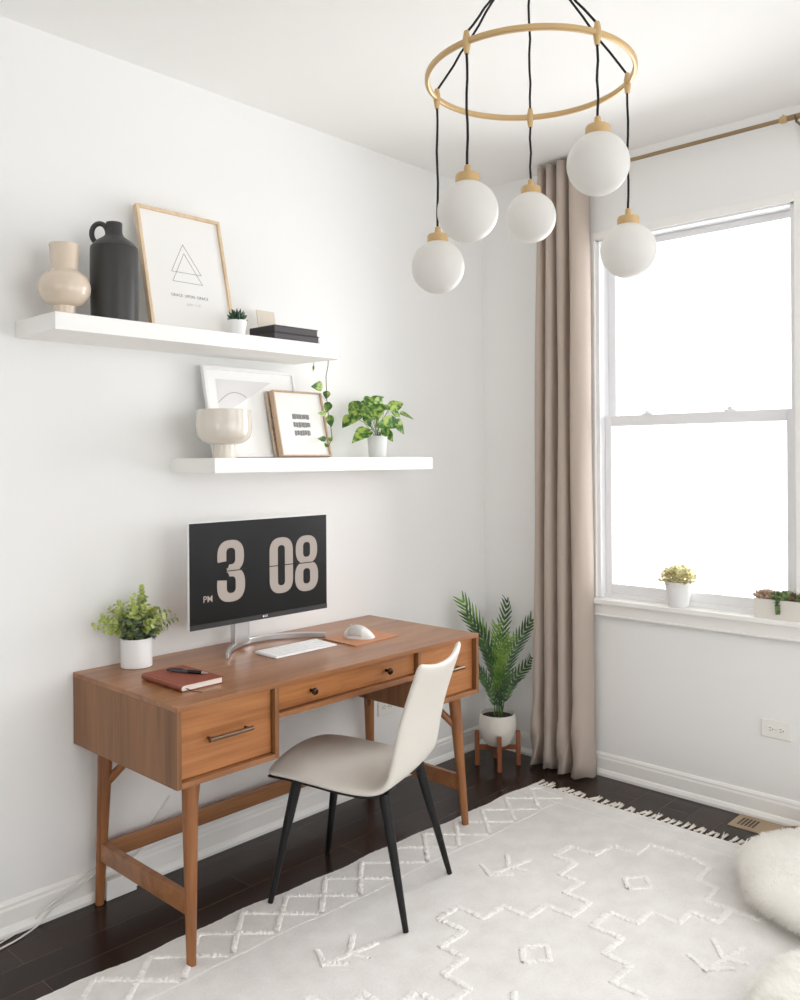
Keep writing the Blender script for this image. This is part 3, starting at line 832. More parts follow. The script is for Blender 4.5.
def brown_parts(W, Hh, Wp, inner, ux, up, bx, wz):
    b = MB()
    for k in range(3):
        line(b, Wp, [(W * (.02 + .16 * math.sin(t * PI + k * .9) ** 2 + .02 * k), Hh * (.25 + .22 * k + .22 * t)) for t in [i / 12 for i in range(13)]], .0022)
    line(b, Wp, [(W * .02, Hh * .34), (W * .9, Hh * .34)], .002)
    b.build('drawn_line', M_artline, inner)
frame('canvas_print', -1.512, -1.31, -.136, -.074, LZ, 1.768, .008, .004, M_artbrown,
      'unframed brown abstract line print tucked behind the small oak frame', 'print', M_artbrown, brown_parts)
def block_parts(W, Hh, Wp, inner, ux, up, bx, wz):
    r = random.Random(3); b = MB()
    for row in range(3):
        v0 = Hh * (.57 - row * .125); v1 = v0 + Hh * .085; u = W * .34; e = W * .68 if row < 2 else W * .66
        while u < e:
            w = W * r.uniform(.025, .06); bx(b, u, min(u + w * .85, e), v0 + r.uniform(0, .003), v1 - r.uniform(0, .002), wz - .0006, wz + .0003); u += w
    b.build('block_lettering', M_ink, inner)
frame('picture_frame', -1.503, -1.247, -.150, -.088, LZ, 1.768, .026, .006, M_oak,
      'small oak picture frame with three grey blocks of print, right of the bowl', 'picture frame', M_paper, block_parts)

# ------------------------------------------------------------------ bowl
bp = [(.041, 0), (.0415, .002), (.039, .038), (.040, .048)] + smoothprof([(.040, .048), (.070, .055), (.093, .076), (.100, .108), (.097, .150), (.0955, .172)], 6) + [(.0940, .1735), (.0915, .172)] + smoothprof([(.0915, .166), (.096, .105), (.085, .072), (.05, .054), (.001, .052)], 5)
vessel('bowl', bp, -1.800, -.206, LZ, M_bowl, 'glossy taupe footed bowl at the left of the lower shelf', 'bowl')

# ------------------------------------------------------------------ upper shelf small things
def pot_plant(name, label, cat, x, y, z, prof, potmat, soil_z, soil_r, n=36):
    root = thing(name, label, cat, (x, y, z))
    b = MB(); b.lathe(prof, (x, y, z), n); b.build('pot', potmat, root, smooth=True, auto=50)
    b = MB(); b.lathe([(.001, soil_z - .003), (soil_r, soil_z - .002), (soil_r * .8, soil_z), (.001, soil_z + .003)], (x, y, z), n, cap=False); b.build('soil', M_soil, root, smooth=True)
    return root
sx_, sy_ = -1.745, -.215
r = pot_plant('potted_succulent', 'tiny spiky dark green succulent in a white pot beside the triangle print', 'plant', sx_ , sy_, UZ, [(.026, 0), (.029, .002), (.034, .052), (.034, .058), (.031, .058), (.029, .046), (.001, .046)], M_ceramic_w, .049, .029)
b = MB()
for ring, (nn, el, L) in enumerate(((9, 12, .034), (8, 34, .040), (7, 55, .044), (5, 74, .046))):
    for i in range(nn):
        a = 2 * PI * (i + ring * .4) / nn; e = math.radians(el + rnd.uniform(-6, 6))
        d_ = V((math.cos(a) * math.cos(e), math.sin(a) * math.cos(e), math.sin(e))); base = V((sx_, sy_, UZ + .052)) + V((math.cos(a), math.sin(a), 0)) * .004
        b.tube([base, base + d_ * L * .4, base + d_ * L * .8 + V((0, 0, .002)), base + d_ * L + V((0, 0, .004))], [.004, .0062, .004, .0006], 8)
b.build('leaves', G_succ, r, smooth=True)

def slab(name, x0, x1, y0, y1, z0, z1, label, cat, rot=0, group=None, cover=M_darkbook, pages=M_bookpage):
    root = thing(name, label, cat, ((x0 + x1) / 2, (y0 + y1) / 2, z0), group)
    t = .0028; b = MB(); b.box(x0, y0, z0, x1, y1, z0 + t); b.box(x0, y0, z1 - t, x1, y1, z1); b.box(x0, y0, z0 + t, x0 + t, y1, z1 - t)
    b.build('cover', cover, root, bevel=.0006)
    b = MB(); b.box(x0 + t, y0 + .003, z0 + t, x1 - .003, y1 - .003, z1 - t); b.build('page_block', pages, root)
    return root
slab('book', -1.612, -1.388, -.262, -.105, UZ + .0003, UZ + .0268, 'lower of the two flat black books lying on the upper shelf', 'book')
slab('book', -1.609, -1.392, -.259, -.108, UZ + .0272, UZ + .054, 'upper of the two flat black books lying on the upper shelf', 'book')
b = MB(); P0 = at(258, 312, 1, -.05); P1 = at(276, 312, 1, -.05)
M4 = Matrix.Rotation(math.radians(-12), 4, 'X'); M4.translation = V((-1.535, -.085, UZ + .0008))
b.box(0, 0, 0, .088, .003, .145, M4); o = b.build('card', M_card); recenter(o); tag(o, 'small cream card standing upright behind the two black books', 'card')

# trailing vine over the shelf's right end
vine = thing('trailing_vine', 'thin green leafy vine trailing over the right end of the upper shelf', 'vine', (-1.34, -.15, UZ))
def wp(px, py, y): return at(px, py, 1, y)
vy = -.20
b = MB()
pathv = [V((-1.40, -.10, UZ + .004)), V((-1.345, -.16, UZ + .006)), V((-1.310, vy + .005, UZ + .008)), V((-1.293, vy, UZ + .002)), V((-1.289, vy, US + .02)), V((-1.287, vy, US)), wp(328, 366, vy), wp(326, 376, vy), wp(326.5, 390, vy), wp(327, 403, vy), wp(329, 420, vy), wp(331, 428, vy), wp(332, 438, vy), wp(330, 443, vy), wp(328, 447, vy)]
b.tube(pathv, .0016, 7)
b.tube([pathv[0], V((-1.33, -.11, UZ + .008)), V((-1.292, -.115, UZ)), V((-1.289, -.115, US + .01)), V((-1.291, -.115, US - .012))], .0010, 6)
b.tube([wp(326, 441, vy), wp(321, 441, vy)], .0008, 5); b.tube([wp(326, 401, vy), wp(321, 395, vy - .01)], .0008, 5)
b.build('stem', M_stemb, vine, smooth=True)
b = MB()
for (bx_, by_, tx, ty, W, dy) in ((322.5, 386, 312.5, 386.5, .040, -.01), (327, 391, 326, 399, .030, 0), (329, 402, 326, 413, .034, .01), (326, 414, 318.5, 413, .022, -.01), (329, 415, 331.5, 427, .034, -.01),
                                (326, 439, 318, 438.5, .022, 0), (329, 441, 333, 436, .018, .01), (327.5, 447, 324.5, 443, .014, 0)):
    A = wp(bx_, by_, vy); B = wp(tx, ty, vy + dy); b.leaf(A, B - A, CAM - A, (B - A).length, W * 1.05, .12, 6, .2, 1)
A = V((-1.291, -.115, US - .010)); b.leaf(A, V((-.012, -.01, -.04)), CAM - A + V((1.5, 0, 0)), .030, .010, .1, 4, .2, 1)
A = V((-1.335, -.20, UZ + .004)); b.leaf(A, V((.002, 0, .03)), V((1, -.6, 0)), .028, .010, .1, 4, .2, 1)
b.build('leaves', G_poth, vine, smooth=True)

# pothos in pot on lower shelf
px_, py_ = -.972, -.165
r = pot_plant('potted_pothos', 'variegated leafy pothos in a pale grey pot at the right of the lower shelf', 'plant', px_, py_, LZ, [(.036, 0), (.037, .001), (.044, .086), (.044, .092), (.040, .092), (.038, .08), (.001, .08)], M_potgrey, .084, .0385)
b = MB(); st = MB()
leaves = [(352, 416, 343.3, 425.5, .045, .04), (361, 402, 352, 419, .07, .03), (364, 402, 375, 399, .04, -.02), (372, 401, 383.5, 394, .035, .05), (373, 402, 384, 409, .07, -.03), (377, 404, 378, 416, .06, -.07), (388, 409, 403.5, 401.5, .045, .0),
          (390, 409, 400, 414.5, .05, -.03), (400, 414, 415.5, 416.5, .034, .03), (384, 410, 393, 404, .045, .05), (397, 421, 381, 424, .055, -.06), (394, 421, 404.5, 431.5, .055, -.04), (382, 434.5, 389, 429, .035, -.05), (386, 430, 392, 440.5, .032, -.03), (369, 429.5, 355.5, 438, .055, -.04),
          (376, 416, 364, 412, .065, -.05), (370, 408, 359, 405, .06, .05), (364, 414, 371, 425, .05, -.03), (360, 411, 353, 421, .045, .0), (380, 408, 372, 403, .055, .02)]
for (bx_, by_, tx, ty, W, dy) in leaves:
    A = wp(bx_, by_, py_ + dy); B = wp(tx, ty, py_ + dy * 1.4)
    upv = (CAM - A).normalized() + V((rnd.uniform(-.3, .3), 0, rnd.uniform(.2, .9)))
    b.leaf(A, B - A, upv, (B - A).length * 1.15, W * 1.2, .18, 7, .22, 1)
    root_ = V((px_, py_, LZ + .086)) + V((rnd.uniform(-.02, .02), rnd.uniform(-.02, .02), 0))
    mid = root_.lerp(A, .5) + V((0, 0, .018)); st.tube([root_, mid, A], .0014, 6)
b.build('leaves', G_poth, r, smooth=True); st.build('stems', M_stem, r, smooth=True)

# ------------------------------------------------------------------ eucalyptus plant on desk
ex, ey = -2.085, -.088
r = pot_plant('potted_greenery', 'bushy light green round-leaved plant in a white cylinder pot on the desktop', 'plant', ex, ey, DZ, [(.050, 0), (.0525, .002), (.0525, .098), (.0515, .0995), (.049, .0985), (.048, .088), (.001, .088)], M_ceramic_w, .09, .048)
tops = [(95, 626), (103, 618), (110, 610), (117, 604), (122, 622), (128, 603), (133, 597), (141, 588), (139, 600), (146, 606), (150, 614), (156, 609), (163, 616), (168, 611), (175, 618), (166, 627), (108, 632), (116, 628), (134, 612), (142, 618), (127, 630), (152, 624), (146, 634), (136, 628), (160, 630), (121, 612), (145, 597)]
st = MB(); bt = MB(); bl = MB()
for k, (tx, ty) in enumerate(tops):
    dy = rnd.uniform(-.05, .05) if k % 3 else rnd.uniform(-.09, -.02)
    tip = at(tx, ty, 1, ey + dy)
    root_ = V((ex, ey, DZ + .085)) + V((rnd.uniform(-.03, .03), rnd.uniform(-.03, .03), 0))
    n = 9; P = []
    for i in range(n + 1):
        t = i / n; q = root_.lerp(tip, t); h = (tip - root_).length; q.z += .22 * h * math.sin(PI * t) * .5; P.append(q)
    st.tube(P, [.0013 - .0008 * i / n for i in range(n + 1)], 5)
    for i in range(2, n + 1):
        t = i / n; tan = (P[i] - P[i - 1]).normalized(); side = tan.cross(V((rnd.uniform(-1, 1), rnd.uniform(-1, 1), .3))).normalized()
        if tip.z < DZ + .12: tan = tan + V((0, 0, .2))
        sz = (.044 - .027 * t) * rnd.uniform(.8, 1.15)
        for s in (-1, 1):
            d_ = (side * s + tan * .55).normalized()
            (bt if t > .60 or (t > .4 and rnd.random() < .3) else bl).leaf(P[i], d_, tan + V((0, 0, .3)), sz, sz * .85, .15, 4, .25, 3)
bl.build('lower_leaves', G_euc_low, r, smooth=True); bt.build('tip_leaves', G_euc_top, r, smooth=True); st.build('stems', M_stem, r)

# ------------------------------------------------------------------ palm in stand
gx, gy = -.232, -.248
stand = thing('plant_stand', 'low four-legged brown wooden plant stand holding the palm pot in the corner', 'plant stand', (gx, gy, 0))
SR = .100
for a in (45, 135, 225, 315):
    aa = math.radians(a - 3.5); b = MB(); x, y = gx + SR * math.cos(aa), gy + SR * math.sin(aa)
    # aim one leg at the corner and one at the room
    Mz = Matrix.Translation(V((x, y, 0))) @ Matrix.Rotation(aa, 4, 'Z'); b.box(-.011, -.011, 0, .011, .011, .168, Mz); b.build('leg', M_stand, stand, bevel=.003)
for a in (45, 135):
    aa = math.radians(a - 3.5); b = MB(); Mz = Matrix.Translation(V((gx, gy, .078 if a == 45 else .0785))) @ Matrix.Rotation(aa, 4, 'Z')
    if a == 45: b.box(-SR + .011, -.010, 0, SR - .011, .010, .020, Mz)
    else:
        b.box(-SR + .011, -.010, 0, -.0105, .010, .020, Mz); b.box(.0105, -.010, 0, SR - .011, .010, .020, Mz)
    b.build('cross_bar', M_stand, stand, bevel=.001)
pz = .0990
pp = smoothprof([(.030, 0), (.054, .006), (.072, .030), (.0875, .075), (.0900, .115), (.086, .152)], 6) + [(.0855, .156), (.082, .156), (.081, .135), (.001, .135)]
pp = [(.001, 0)] + pp
palm = pot_plant('potted_palm', 'leafy green palm in a rounded cream pot standing in the room corner', 'plant', gx, gy, pz, pp, M_pot, .140, .081)
def frond(root_, tip, sag, nl, Lmax, mat, width=1, face=None):
    root_ = V(root_); tip = V(tip); n = 18; P = []
    h = (tip - root_).length
    for i in range(n + 1):
        t = i / n; q = root_.lerp(tip, t); q.z += sag * h * math.sin(PI * t); out = V((tip.x - root_.x, tip.y - root_.y, 0)); q -= out * .25 * math.sin(PI * t); P.append(q)
    b = MB(); b.tube(P, [.0030 - .0022 * i / n for i in range(n + 1)], 6)
    b.cur = 0
    fc = (face or (CAM - root_)).normalized()
    nl = int(nl * .74); Lmax *= 1.12
    for k in range(nl):
        t = .24 + .76 * k / (nl - 1); f = t * n; i = min(int(f), n - 1); p = P[i].lerp(P[i + 1], f - i); tan = (P[i + 1] - P[i]).normalized()
        side = tan.cross(fc).normalized(); nn = side.cross(tan)
        L = Lmax * (math.sin(PI * min(1, (t - .12) * .95)) ** .6 * .75 + .25) * rnd.uniform(.88, 1.08)
        for s in (-1, 1):
            d_ = (side * s * .62 + tan * (.80 + .5 * t) + nn * .18).normalized()
            b.leaf(p, d_, nn, L, .0135 * width, .30, 5, .3, 2)
    for i, p in enumerate(b.v): b.v[i] = V((min(p.x, -.036), min(p.y, -.03), p.z))
    return b.build('frond', mat, palm, smooth=False)
def gp(px, py, dx): return at(px, py, 1, gy + dx)
pr0 = V((gx, gy, pz + .14))
for (px, py, dy, sag, nl, L, m) in (
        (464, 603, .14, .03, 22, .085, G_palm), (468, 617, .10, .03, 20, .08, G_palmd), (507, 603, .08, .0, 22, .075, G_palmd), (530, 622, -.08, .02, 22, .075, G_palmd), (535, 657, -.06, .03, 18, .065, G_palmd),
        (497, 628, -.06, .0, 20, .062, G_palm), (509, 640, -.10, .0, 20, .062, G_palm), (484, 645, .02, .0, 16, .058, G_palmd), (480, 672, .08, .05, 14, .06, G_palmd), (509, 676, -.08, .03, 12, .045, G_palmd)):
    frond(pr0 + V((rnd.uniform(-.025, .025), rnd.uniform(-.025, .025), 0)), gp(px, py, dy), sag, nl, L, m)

# ------------------------------------------------------------------ sill plants
qx, qy, qz = -.002, -1.076, .836
prf = [(.040, 0), (.042, .002)]
for i in range(14): prf += [(.043 + .0009 * i, .006 + .0062 * i), (.0445 + .0009 * i, .009 + .0062 * i)]
prf += [(.0575, .096), (.0595, .100), (.0595, .112), (.0565, .112), (.054, .098), (.001, .098)]
r = pot_plant('potted_windowsill_plant', 'small pale leafy plant in a ribbed white pot alone on the window sill', 'plant', qx, qy, qz, prf, M_ceramic_w, .101, .0545)
b = MB()
for k in range(520):
    a = rnd.uniform(0, 2 * PI); e = math.acos(rnd.uniform(0, 1)); rr = rnd.uniform(.55, 1)
    p = V((qx, qy, qz + .104)) + V((math.cos(a) * math.sin(e) * .082, math.sin(a) * math.sin(e) * .082, math.cos(e) * .070)) * rr
    d_ = V((math.cos(a) * math.sin(e), math.sin(a) * math.sin(e), math.cos(e) + .25)) + V((rnd.uniform(-.6, .6), rnd.uniform(-.6, .6), rnd.uniform(-.3, .5)))
    sz = rnd.uniform(.016, .026); b.leaf(p, d_, V((0, 0, 1)), sz, sz * .7, .1, 3, .2, 3)
for k in range(14):
    a = 2 * PI * k / 14; b.tube([(qx, qy, qz + .10), (qx + .03 * math.cos(a), qy + .03 * math.sin(a), qz + .14)], .001, 4)
b.build('leaves', G_sill, r)
# rectangular planter
plr = thing('planter', 'long cream rectangular planter of mixed succulents at the right of the window sill', 'planter', (.0, -1.536, .836))
PY0, PY1, PXa, PXb = -1.420, -1.652, -.035, .035; pzz = .8365; ph = .078
b = MB(); b.box(PXa, PY1, pzz, PXb, PY0, pzz + .008); b.box(PXa, PY1, pzz + .008, PXa + .007, PY0, pzz + ph); b.box(PXb - .007, PY1, pzz + .008, PXb, PY0, pzz + ph)
b.box(PXa + .007, PY1, pzz + .008, PXb - .007, PY1 + .007, pzz + ph); b.box(PXa + .007, PY0 - .007, pzz + .008, PXb - .007, PY0, pzz + ph)
b.build('planter_box', M_pot, plr)
b = MB(); b.box(PXa + .007, PY1 + .007, pzz + .05, PXb - .007, PY0 - .007, pzz + ph - .008); b.build('soil', M_soil, plr)
def rosette(x, y, z, R, mat, spiky=0, nl=3):
    z += .004; R *= 1.15
    y = min(y, -1.420 - R * .55)
    b = MB()
    for ring in range(nl):
        nn = 9 - ring * 2; el = 15 + ring * 28
        for i in range(nn):
            a = 2 * PI * (i + ring * .5) / nn; e = math.radians(el); d_ = V((math.cos(a) * math.cos(e), math.sin(a) * math.cos(e), math.sin(e)))
            base = V((x, y, z)); L = R * (1 - .12 * ring)
            b.tube([base, base + d_ * L * .5, base + d_ * L * .85 + V((0, 0, .004)), base + d_ * L + V((0, 0, .007))], [R * .1, R * (.2 if not spiky else .12), R * .13, .0008], 7)
    return b.build('succulent', mat, plr, smooth=True)
zt_ = pzz + ph - .004
for (y, R, m, sp) in ((-1.428, .034, G_sc1, 1), (-1.462, .040, G_sc1, 0), (-1.50, .034, G_sc2, 1), (-1.535, .040, G_sc2, 0), (-1.572, .032, G_sc3, 1), (-1.60, .034, G_sc2, 0), (-1.628, .022, G_sc3, 0)):
    rosette(-.008, y, zt_, R, m, sp)
b = MB()   # trailing burro's tail over the front
for k in range(46):
    t = k / 45; p = V((-.03 - .014 * math.sin(min(1, t * 2) * PI / 2), -1.515 - .004 * t, zt_ + .012 * math.sin(min(1, t * 2.2) * PI) - max(0, t - .3) * .072)); a = k * 2.4
    d_ = V((math.cos(a) * .6 - .5, math.sin(a), .2)); b.tube([p, p + d_.normalized() * .006, p + d_.normalized() * .012], [.003, .0042, .001], 6)
b.build('trailing_succulent', G_sc2, plr, smooth=True)

# ------------------------------------------------------------------ outlets, vent, cables
def outlet(axis, a, z, label):
    w, h, t = .0605, .037, .006
    root = thing('wall_outlet', label, 'outlet', (a, 0, z - h) if axis == 0 else (0, a, z - h))
    def bx(u0, u1, v0, v1, d0, d1, b):
        if axis == 0: b.box(a + u0, -d1, z + v0, a + u1, -d0, z + v1)
        else: b.box(-d1, a + u0, z + v0, -d0, a + u1, z + v1)
    b = MB(); bx(-w, w, -h, h, .0003, t, b); b.build('cover_plate', M_outlet, root, bevel=.003)
    for s in (-1, 1):
        b = MB(); c = s * .021
        n = 20; pts = []
        for j in range(n):
            an = 2 * PI * j / n; u = c + .0165 * math.cos(an); v = max(-.0135, min(.0135, .0165 * math.sin(an))); u_ = u; v_ = v
            pts.append(V((a + u_, -t - .0002, z + v_)) if axis == 0 else V((-t - .0002, a + u_, z + v_)))
        b.prism(pts, (0, -.0018, 0) if axis == 0 else (-.0018, 0, 0)); so = b.build('socket', M_outlet, root)
        b = MB(); bx(c - .002, c + .006, .0045, .0065, t + .0016, t + .0024, b); bx(c - .002, c + .005, -.0065, -.0045, t + .0016, t + .0024, b); bx(c - .0105, c - .0065, -.002, .002, t + .0016, t + .0024, b)
        b.build('slots', M_slot, so)
    b = MB(); bx(-.0025, .0025, -.0025, .0025, t, t + .001, b); b.build('screw', M_silver, root)
outlet(0, -.755, .352, 'white wall outlet on the desk wall seen under the desk beside the chair back')
outlet(1, -1.494, .378, 'white wall outlet low on the wall under the window')
vt = thing('floor_vent', 'tan metal floor register set in the dark floor below the window', 'vent', (-.085, -1.52, 0))
VX0, VX1, VY0, VY1 = -.168, -.029, -1.356, -1.67
b = MB(); b.box(VX0, VY1, 0.0002, VX1, VY0, .004); b.build('vent_plate', M_vent, vt, bevel=.0015)
b = MB()
for k in range(5):
    y = VY0 - .026 - k * .0145; b.box(VX0 + .03, y - .0085, .0041, VX1 - .03, y, .0046)
b.build('vent_slots', M_ventdark, vt)

b = MB(); b.box(-2.182, -.052, .0003, -2.068, -.0275, .068); o = b.build('cable_box', M_trim, bevel=.003); recenter(o)
tag(o, 'white cable cover box against the baseboard behind the left rear desk leg', 'cable box')
def cable(pts, label, r=.0032, nsub=8):
    pts = [V(p) for p in pts]; out = []
    for i in range(len(pts) - 1):
        p0, p1, p2, p3 = pts[max(i - 1, 0)], pts[i], pts[i + 1], pts[min(i + 2, len(pts) - 1)]
        for k in range(nsub):
            t = k / nsub; out.append(.5 * (2 * p1 + (p2 - p0) * t + (2 * p0 - 5 * p1 + 4 * p2 - p3) * t * t + (3 * p1 - p0 - 3 * p2 + p3) * t ** 3))
    out.append(pts[-1]); b = MB(); b.tube(out, r, 8); o = b.build('power_cable', M_cable, smooth=True); tag(o, label, 'cable'); return o
fl = lambda x, y: at(x, y, 2, .004)
wl = lambda x, y, d=.021: at(x, y, 1, -d)
cable([fl(-25, 962), fl(0, 949), fl(20, 938), fl(38, 925), wl(50, 911, .034), wl(66, 897, .024), wl(82, 885), wl(98, 872), wl(118, 858), wl(135, 843, .012), wl(150, 826, .010), wl(160, 812, .010), wl(170, 796, .010)], 'white power cable curling along the floor to the baseboard, outer of the two', .0030)
cable([fl(-25, 957), fl(0, 943), fl(15, 934), fl(30, 924.5), wl(43, 911, .038), wl(60, 897, .030), wl(80, 880, .020), wl(95, 868), wl(108, 866, .020), wl(122, 862, .020), wl(134, 856, .020), wl(144, 845, .020)], 'white power cable curling along the floor to the baseboard, inner of the two', .0026)

# ------------------------------------------------------------------ rug
rug = thing('area_rug', 'large cream woven rug with raised geometric pattern and knotted fringe under the chair', 'rug', (-1.8, -1.7, 0))
RX1 = -.335; RX0 = -3.7; RYb = -3.3
def edge_y(x): return -.530 + (.110 * (RX1 - x) / 2.2) + .006 * math.sin(x * 9) + .004 * math.sin(x * 23 + 1)
NXr, NYr = 300, 8; TH = .009
b = MB()
top = []
for i in range(NXr + 1):
    x = RX0 + (RX1 - RX0) * i / NXr; e = edge_y(x) + rnd.uniform(-.0015, .0015)
    top.append((x, e))
outl = [V((x, y, .0006)) for x, y in top] + [V((RX1 + .003 * math.sin(k), -.53 + (RYb + .53) * k / 40, .0006)) for k in range(1, 41)] + [V((RX0, RYb, .0006))]
b.prism(outl, (0, 0, TH)); b.build('rug_base', M_rug, rug)
# raised pile
b = MB()
def pile(pts, w=.026, h=.0065, step=.006, close=False):
    pts = [V((p[0], p[1], 0)) for p in pts]
    if close: pts.append(pts[0])
    P = []
    for i in range(len(pts) - 1):
        L = (pts[i + 1] - pts[i]).length; n = max(1, int(L / step))
        for k in range(n): P.append(pts[i].lerp(pts[i + 1], k / n))
    P.append(pts[-1]); rows = []
    for i, p in enumerate(P):
        t = (P[min(i + 1, len(P) - 1)] - P[max(i - 1, 0)]).normalized(); s = V((-t.y, t.x, 0))
        w0 = w / 2 * rnd.uniform(.75, 1.2); w1 = w / 2 * rnd.uniform(.75, 1.2); hh = TH + h * rnd.uniform(.55, 1.25)
        e = V((0, 0, TH - .001))
        rows.append([p + s * w0 + e, p + s * w0 * .75 + V((0, 0, hh * .92)), p + V((0, 0, hh)), p - s * w1 * .75 + V((0, 0, hh * .92)), p - s * w1 + e])
    b.grid(rows)
def stepped(x, y, moves):
    P = [(x, y)]
    for dx, dy in moves: x += dx * .108; y += dy * .096; P.append((x, y))
    return P
path1 = [(-1.52, -.965), (-1.42, -.965), (-1.42, -1.07), (-1.315, -1.075), (-1.315, -1.175), (-1.215, -1.175), (-1.215, -1.275), (-1.105, -1.275), (-1.10, -1.175), (-1.0, -1.18), (-1.0, -1.09), (-.89, -1.09), (-.89, -1.0), (-.78, -1.0), (-.78, -1.105), (-.665, -1.115), (-.67, -1.215), (-.565, -1.215), (-.565, -1.32), (-.565, -1.39), (-.60, -1.47), (-.715, -1.47), (-.72, -1.55), (-.83, -1.555), (-.83, -1.64), (-.94, -1.64), (-.93, -1.55), (-1.02, -1.55), (-1.02, -1.45), (-1.115, -1.45), (-1.115, -1.355), (-1.225, -1.355), (-1.225, -1.46), (-1.335, -1.46), (-1.34, -1.55), (-1.445, -1.55), (-1.445, -1.65), (-1.55, -1.65), (-1.55, -1.75)]
pile(path1)
path2 = [(-1.52, -.965), (-1.52, -1.075), (-1.635, -1.075), (-1.635, -1.17), (-1.74, -1.17), (-1.74, -1.27), (-1.85, -1.27)]
pile(path2)
pile([(-1.85, -1.27), (-1.85, -1.17), (-1.96, -1.17), (-1.96, -1.07), (-2.07, -1.07), (-2.07, -.97), (-2.17, -.97), (-2.17, -1.07), (-2.28, -1.07), (-2.28, -1.17), (-2.39, -1.17)])
pile([(-.83, -1.64), (-.83, -1.75), (-.72, -1.75), (-.72, -1.85), (-.6, -1.85)]); pile([(-1.55, -1.75), (-1.66, -1.75), (-1.66, -1.65), (-1.77, -1.65), (-1.77, -1.55), (-1.88, -1.55), (-1.88, -1.45)])
for cx, cy in ((-.87, -1.325), (-1.475, -1.31), (-2.12, -1.31)):
    pile([(cx - .062, cy), (cx, cy + .048), (cx + .062, cy), (cx, cy - .052)], .02, close=True)
def arrow(cx, cy, s=1):
    pile([(cx - .10 * s, cy + .0), (cx + .10 * s, cy - .04)], .02)
    pile([(cx + .08 * s, cy + .05), (cx + .0, cy - .015), (cx + .02 * s, cy - .085)], .02)
    pile([(cx - .05 * s, cy + .07), (cx - .09 * s, cy), (cx - .03 * s, cy - .06)], .02)
for a_ in ((-1.08, -.91), (-1.85, -.88), (-1.12, -1.72), (-1.75, -1.42), (-2.5, -1.3)): arrow(*a_)
# border lattice along the desk edge
x = RX1 - .03
def bl(x): return edge_y(x) - .21
pile([(RX0 + .05 + i * .1, bl(RX0 + .05 + i * .1)) for i in range(int((RX1 - RX0 - .1) / .1) + 1)], .012, .002)
xx = RX1 - .06
while xx > -3.0:
    yt = edge_y(xx) - .025
    pile([(xx, yt), (xx - .165, edge_y(xx - .165) - .195)], .02)
    pile([(xx, yt), (xx + .165 if xx + .165 < RX1 - .02 else RX1 - .02, edge_y(xx + .165) - .195 if xx + .165 < RX1 - .02 else yt - (RX1 - .02 - xx) )], .02)
    xx -= .17
# end border
for xo, w_, h_ in ((.045, .008, .0015), (.118, .010, .002)):
    pile([(RX1 - xo, -.56 - i * .05) for i in range(40)], w_, h_)
b.build('raised_pattern', M_pile, rug)
# tassels
def tassel_mesh(k):
    r_ = random.Random(k); b = MB(); L = r_.uniform(.050, .075); yo = r_.uniform(-.012, .012)
    b.tube([(0, 0, .007), (.008, 0, .009), (.014, yo * .3, .007)], [.003, .0055, .004], 7)
    for s in range(3):
        o_ = (s - 1) * .004
        b.tube([(.012, yo * .3, .006), (.012 + L * .4, yo * .6 + o_, .0048), (.012 + L * (.85 + .08 * s), yo + o_ * 1.8 + r_.uniform(-.004, .004), .0042)], [.003, .0034, .002], 6)
    return b
protos = []
for k in range(6):
    o = tassel_mesh(k).build('tassel', M_fringe, None, smooth=True); protos.append(o)
yy = -.540; k = 0
while yy > -2.05:
    if k < 6: o = protos[k]
    else:
        o = protos[rnd.randrange(6)].copy(); col.objects.link(o)
    o.matrix_parent_inverse = Matrix.Identity(4); o.parent = rug
    o.location = V((RX1 - .002 + rnd.uniform(-.003, .003), yy, 0)) - rug.location
    o.rotation_euler = (0, 0, rnd.uniform(-.25, .15)); k += 1
    yy -= rnd.uniform(.022, .031)

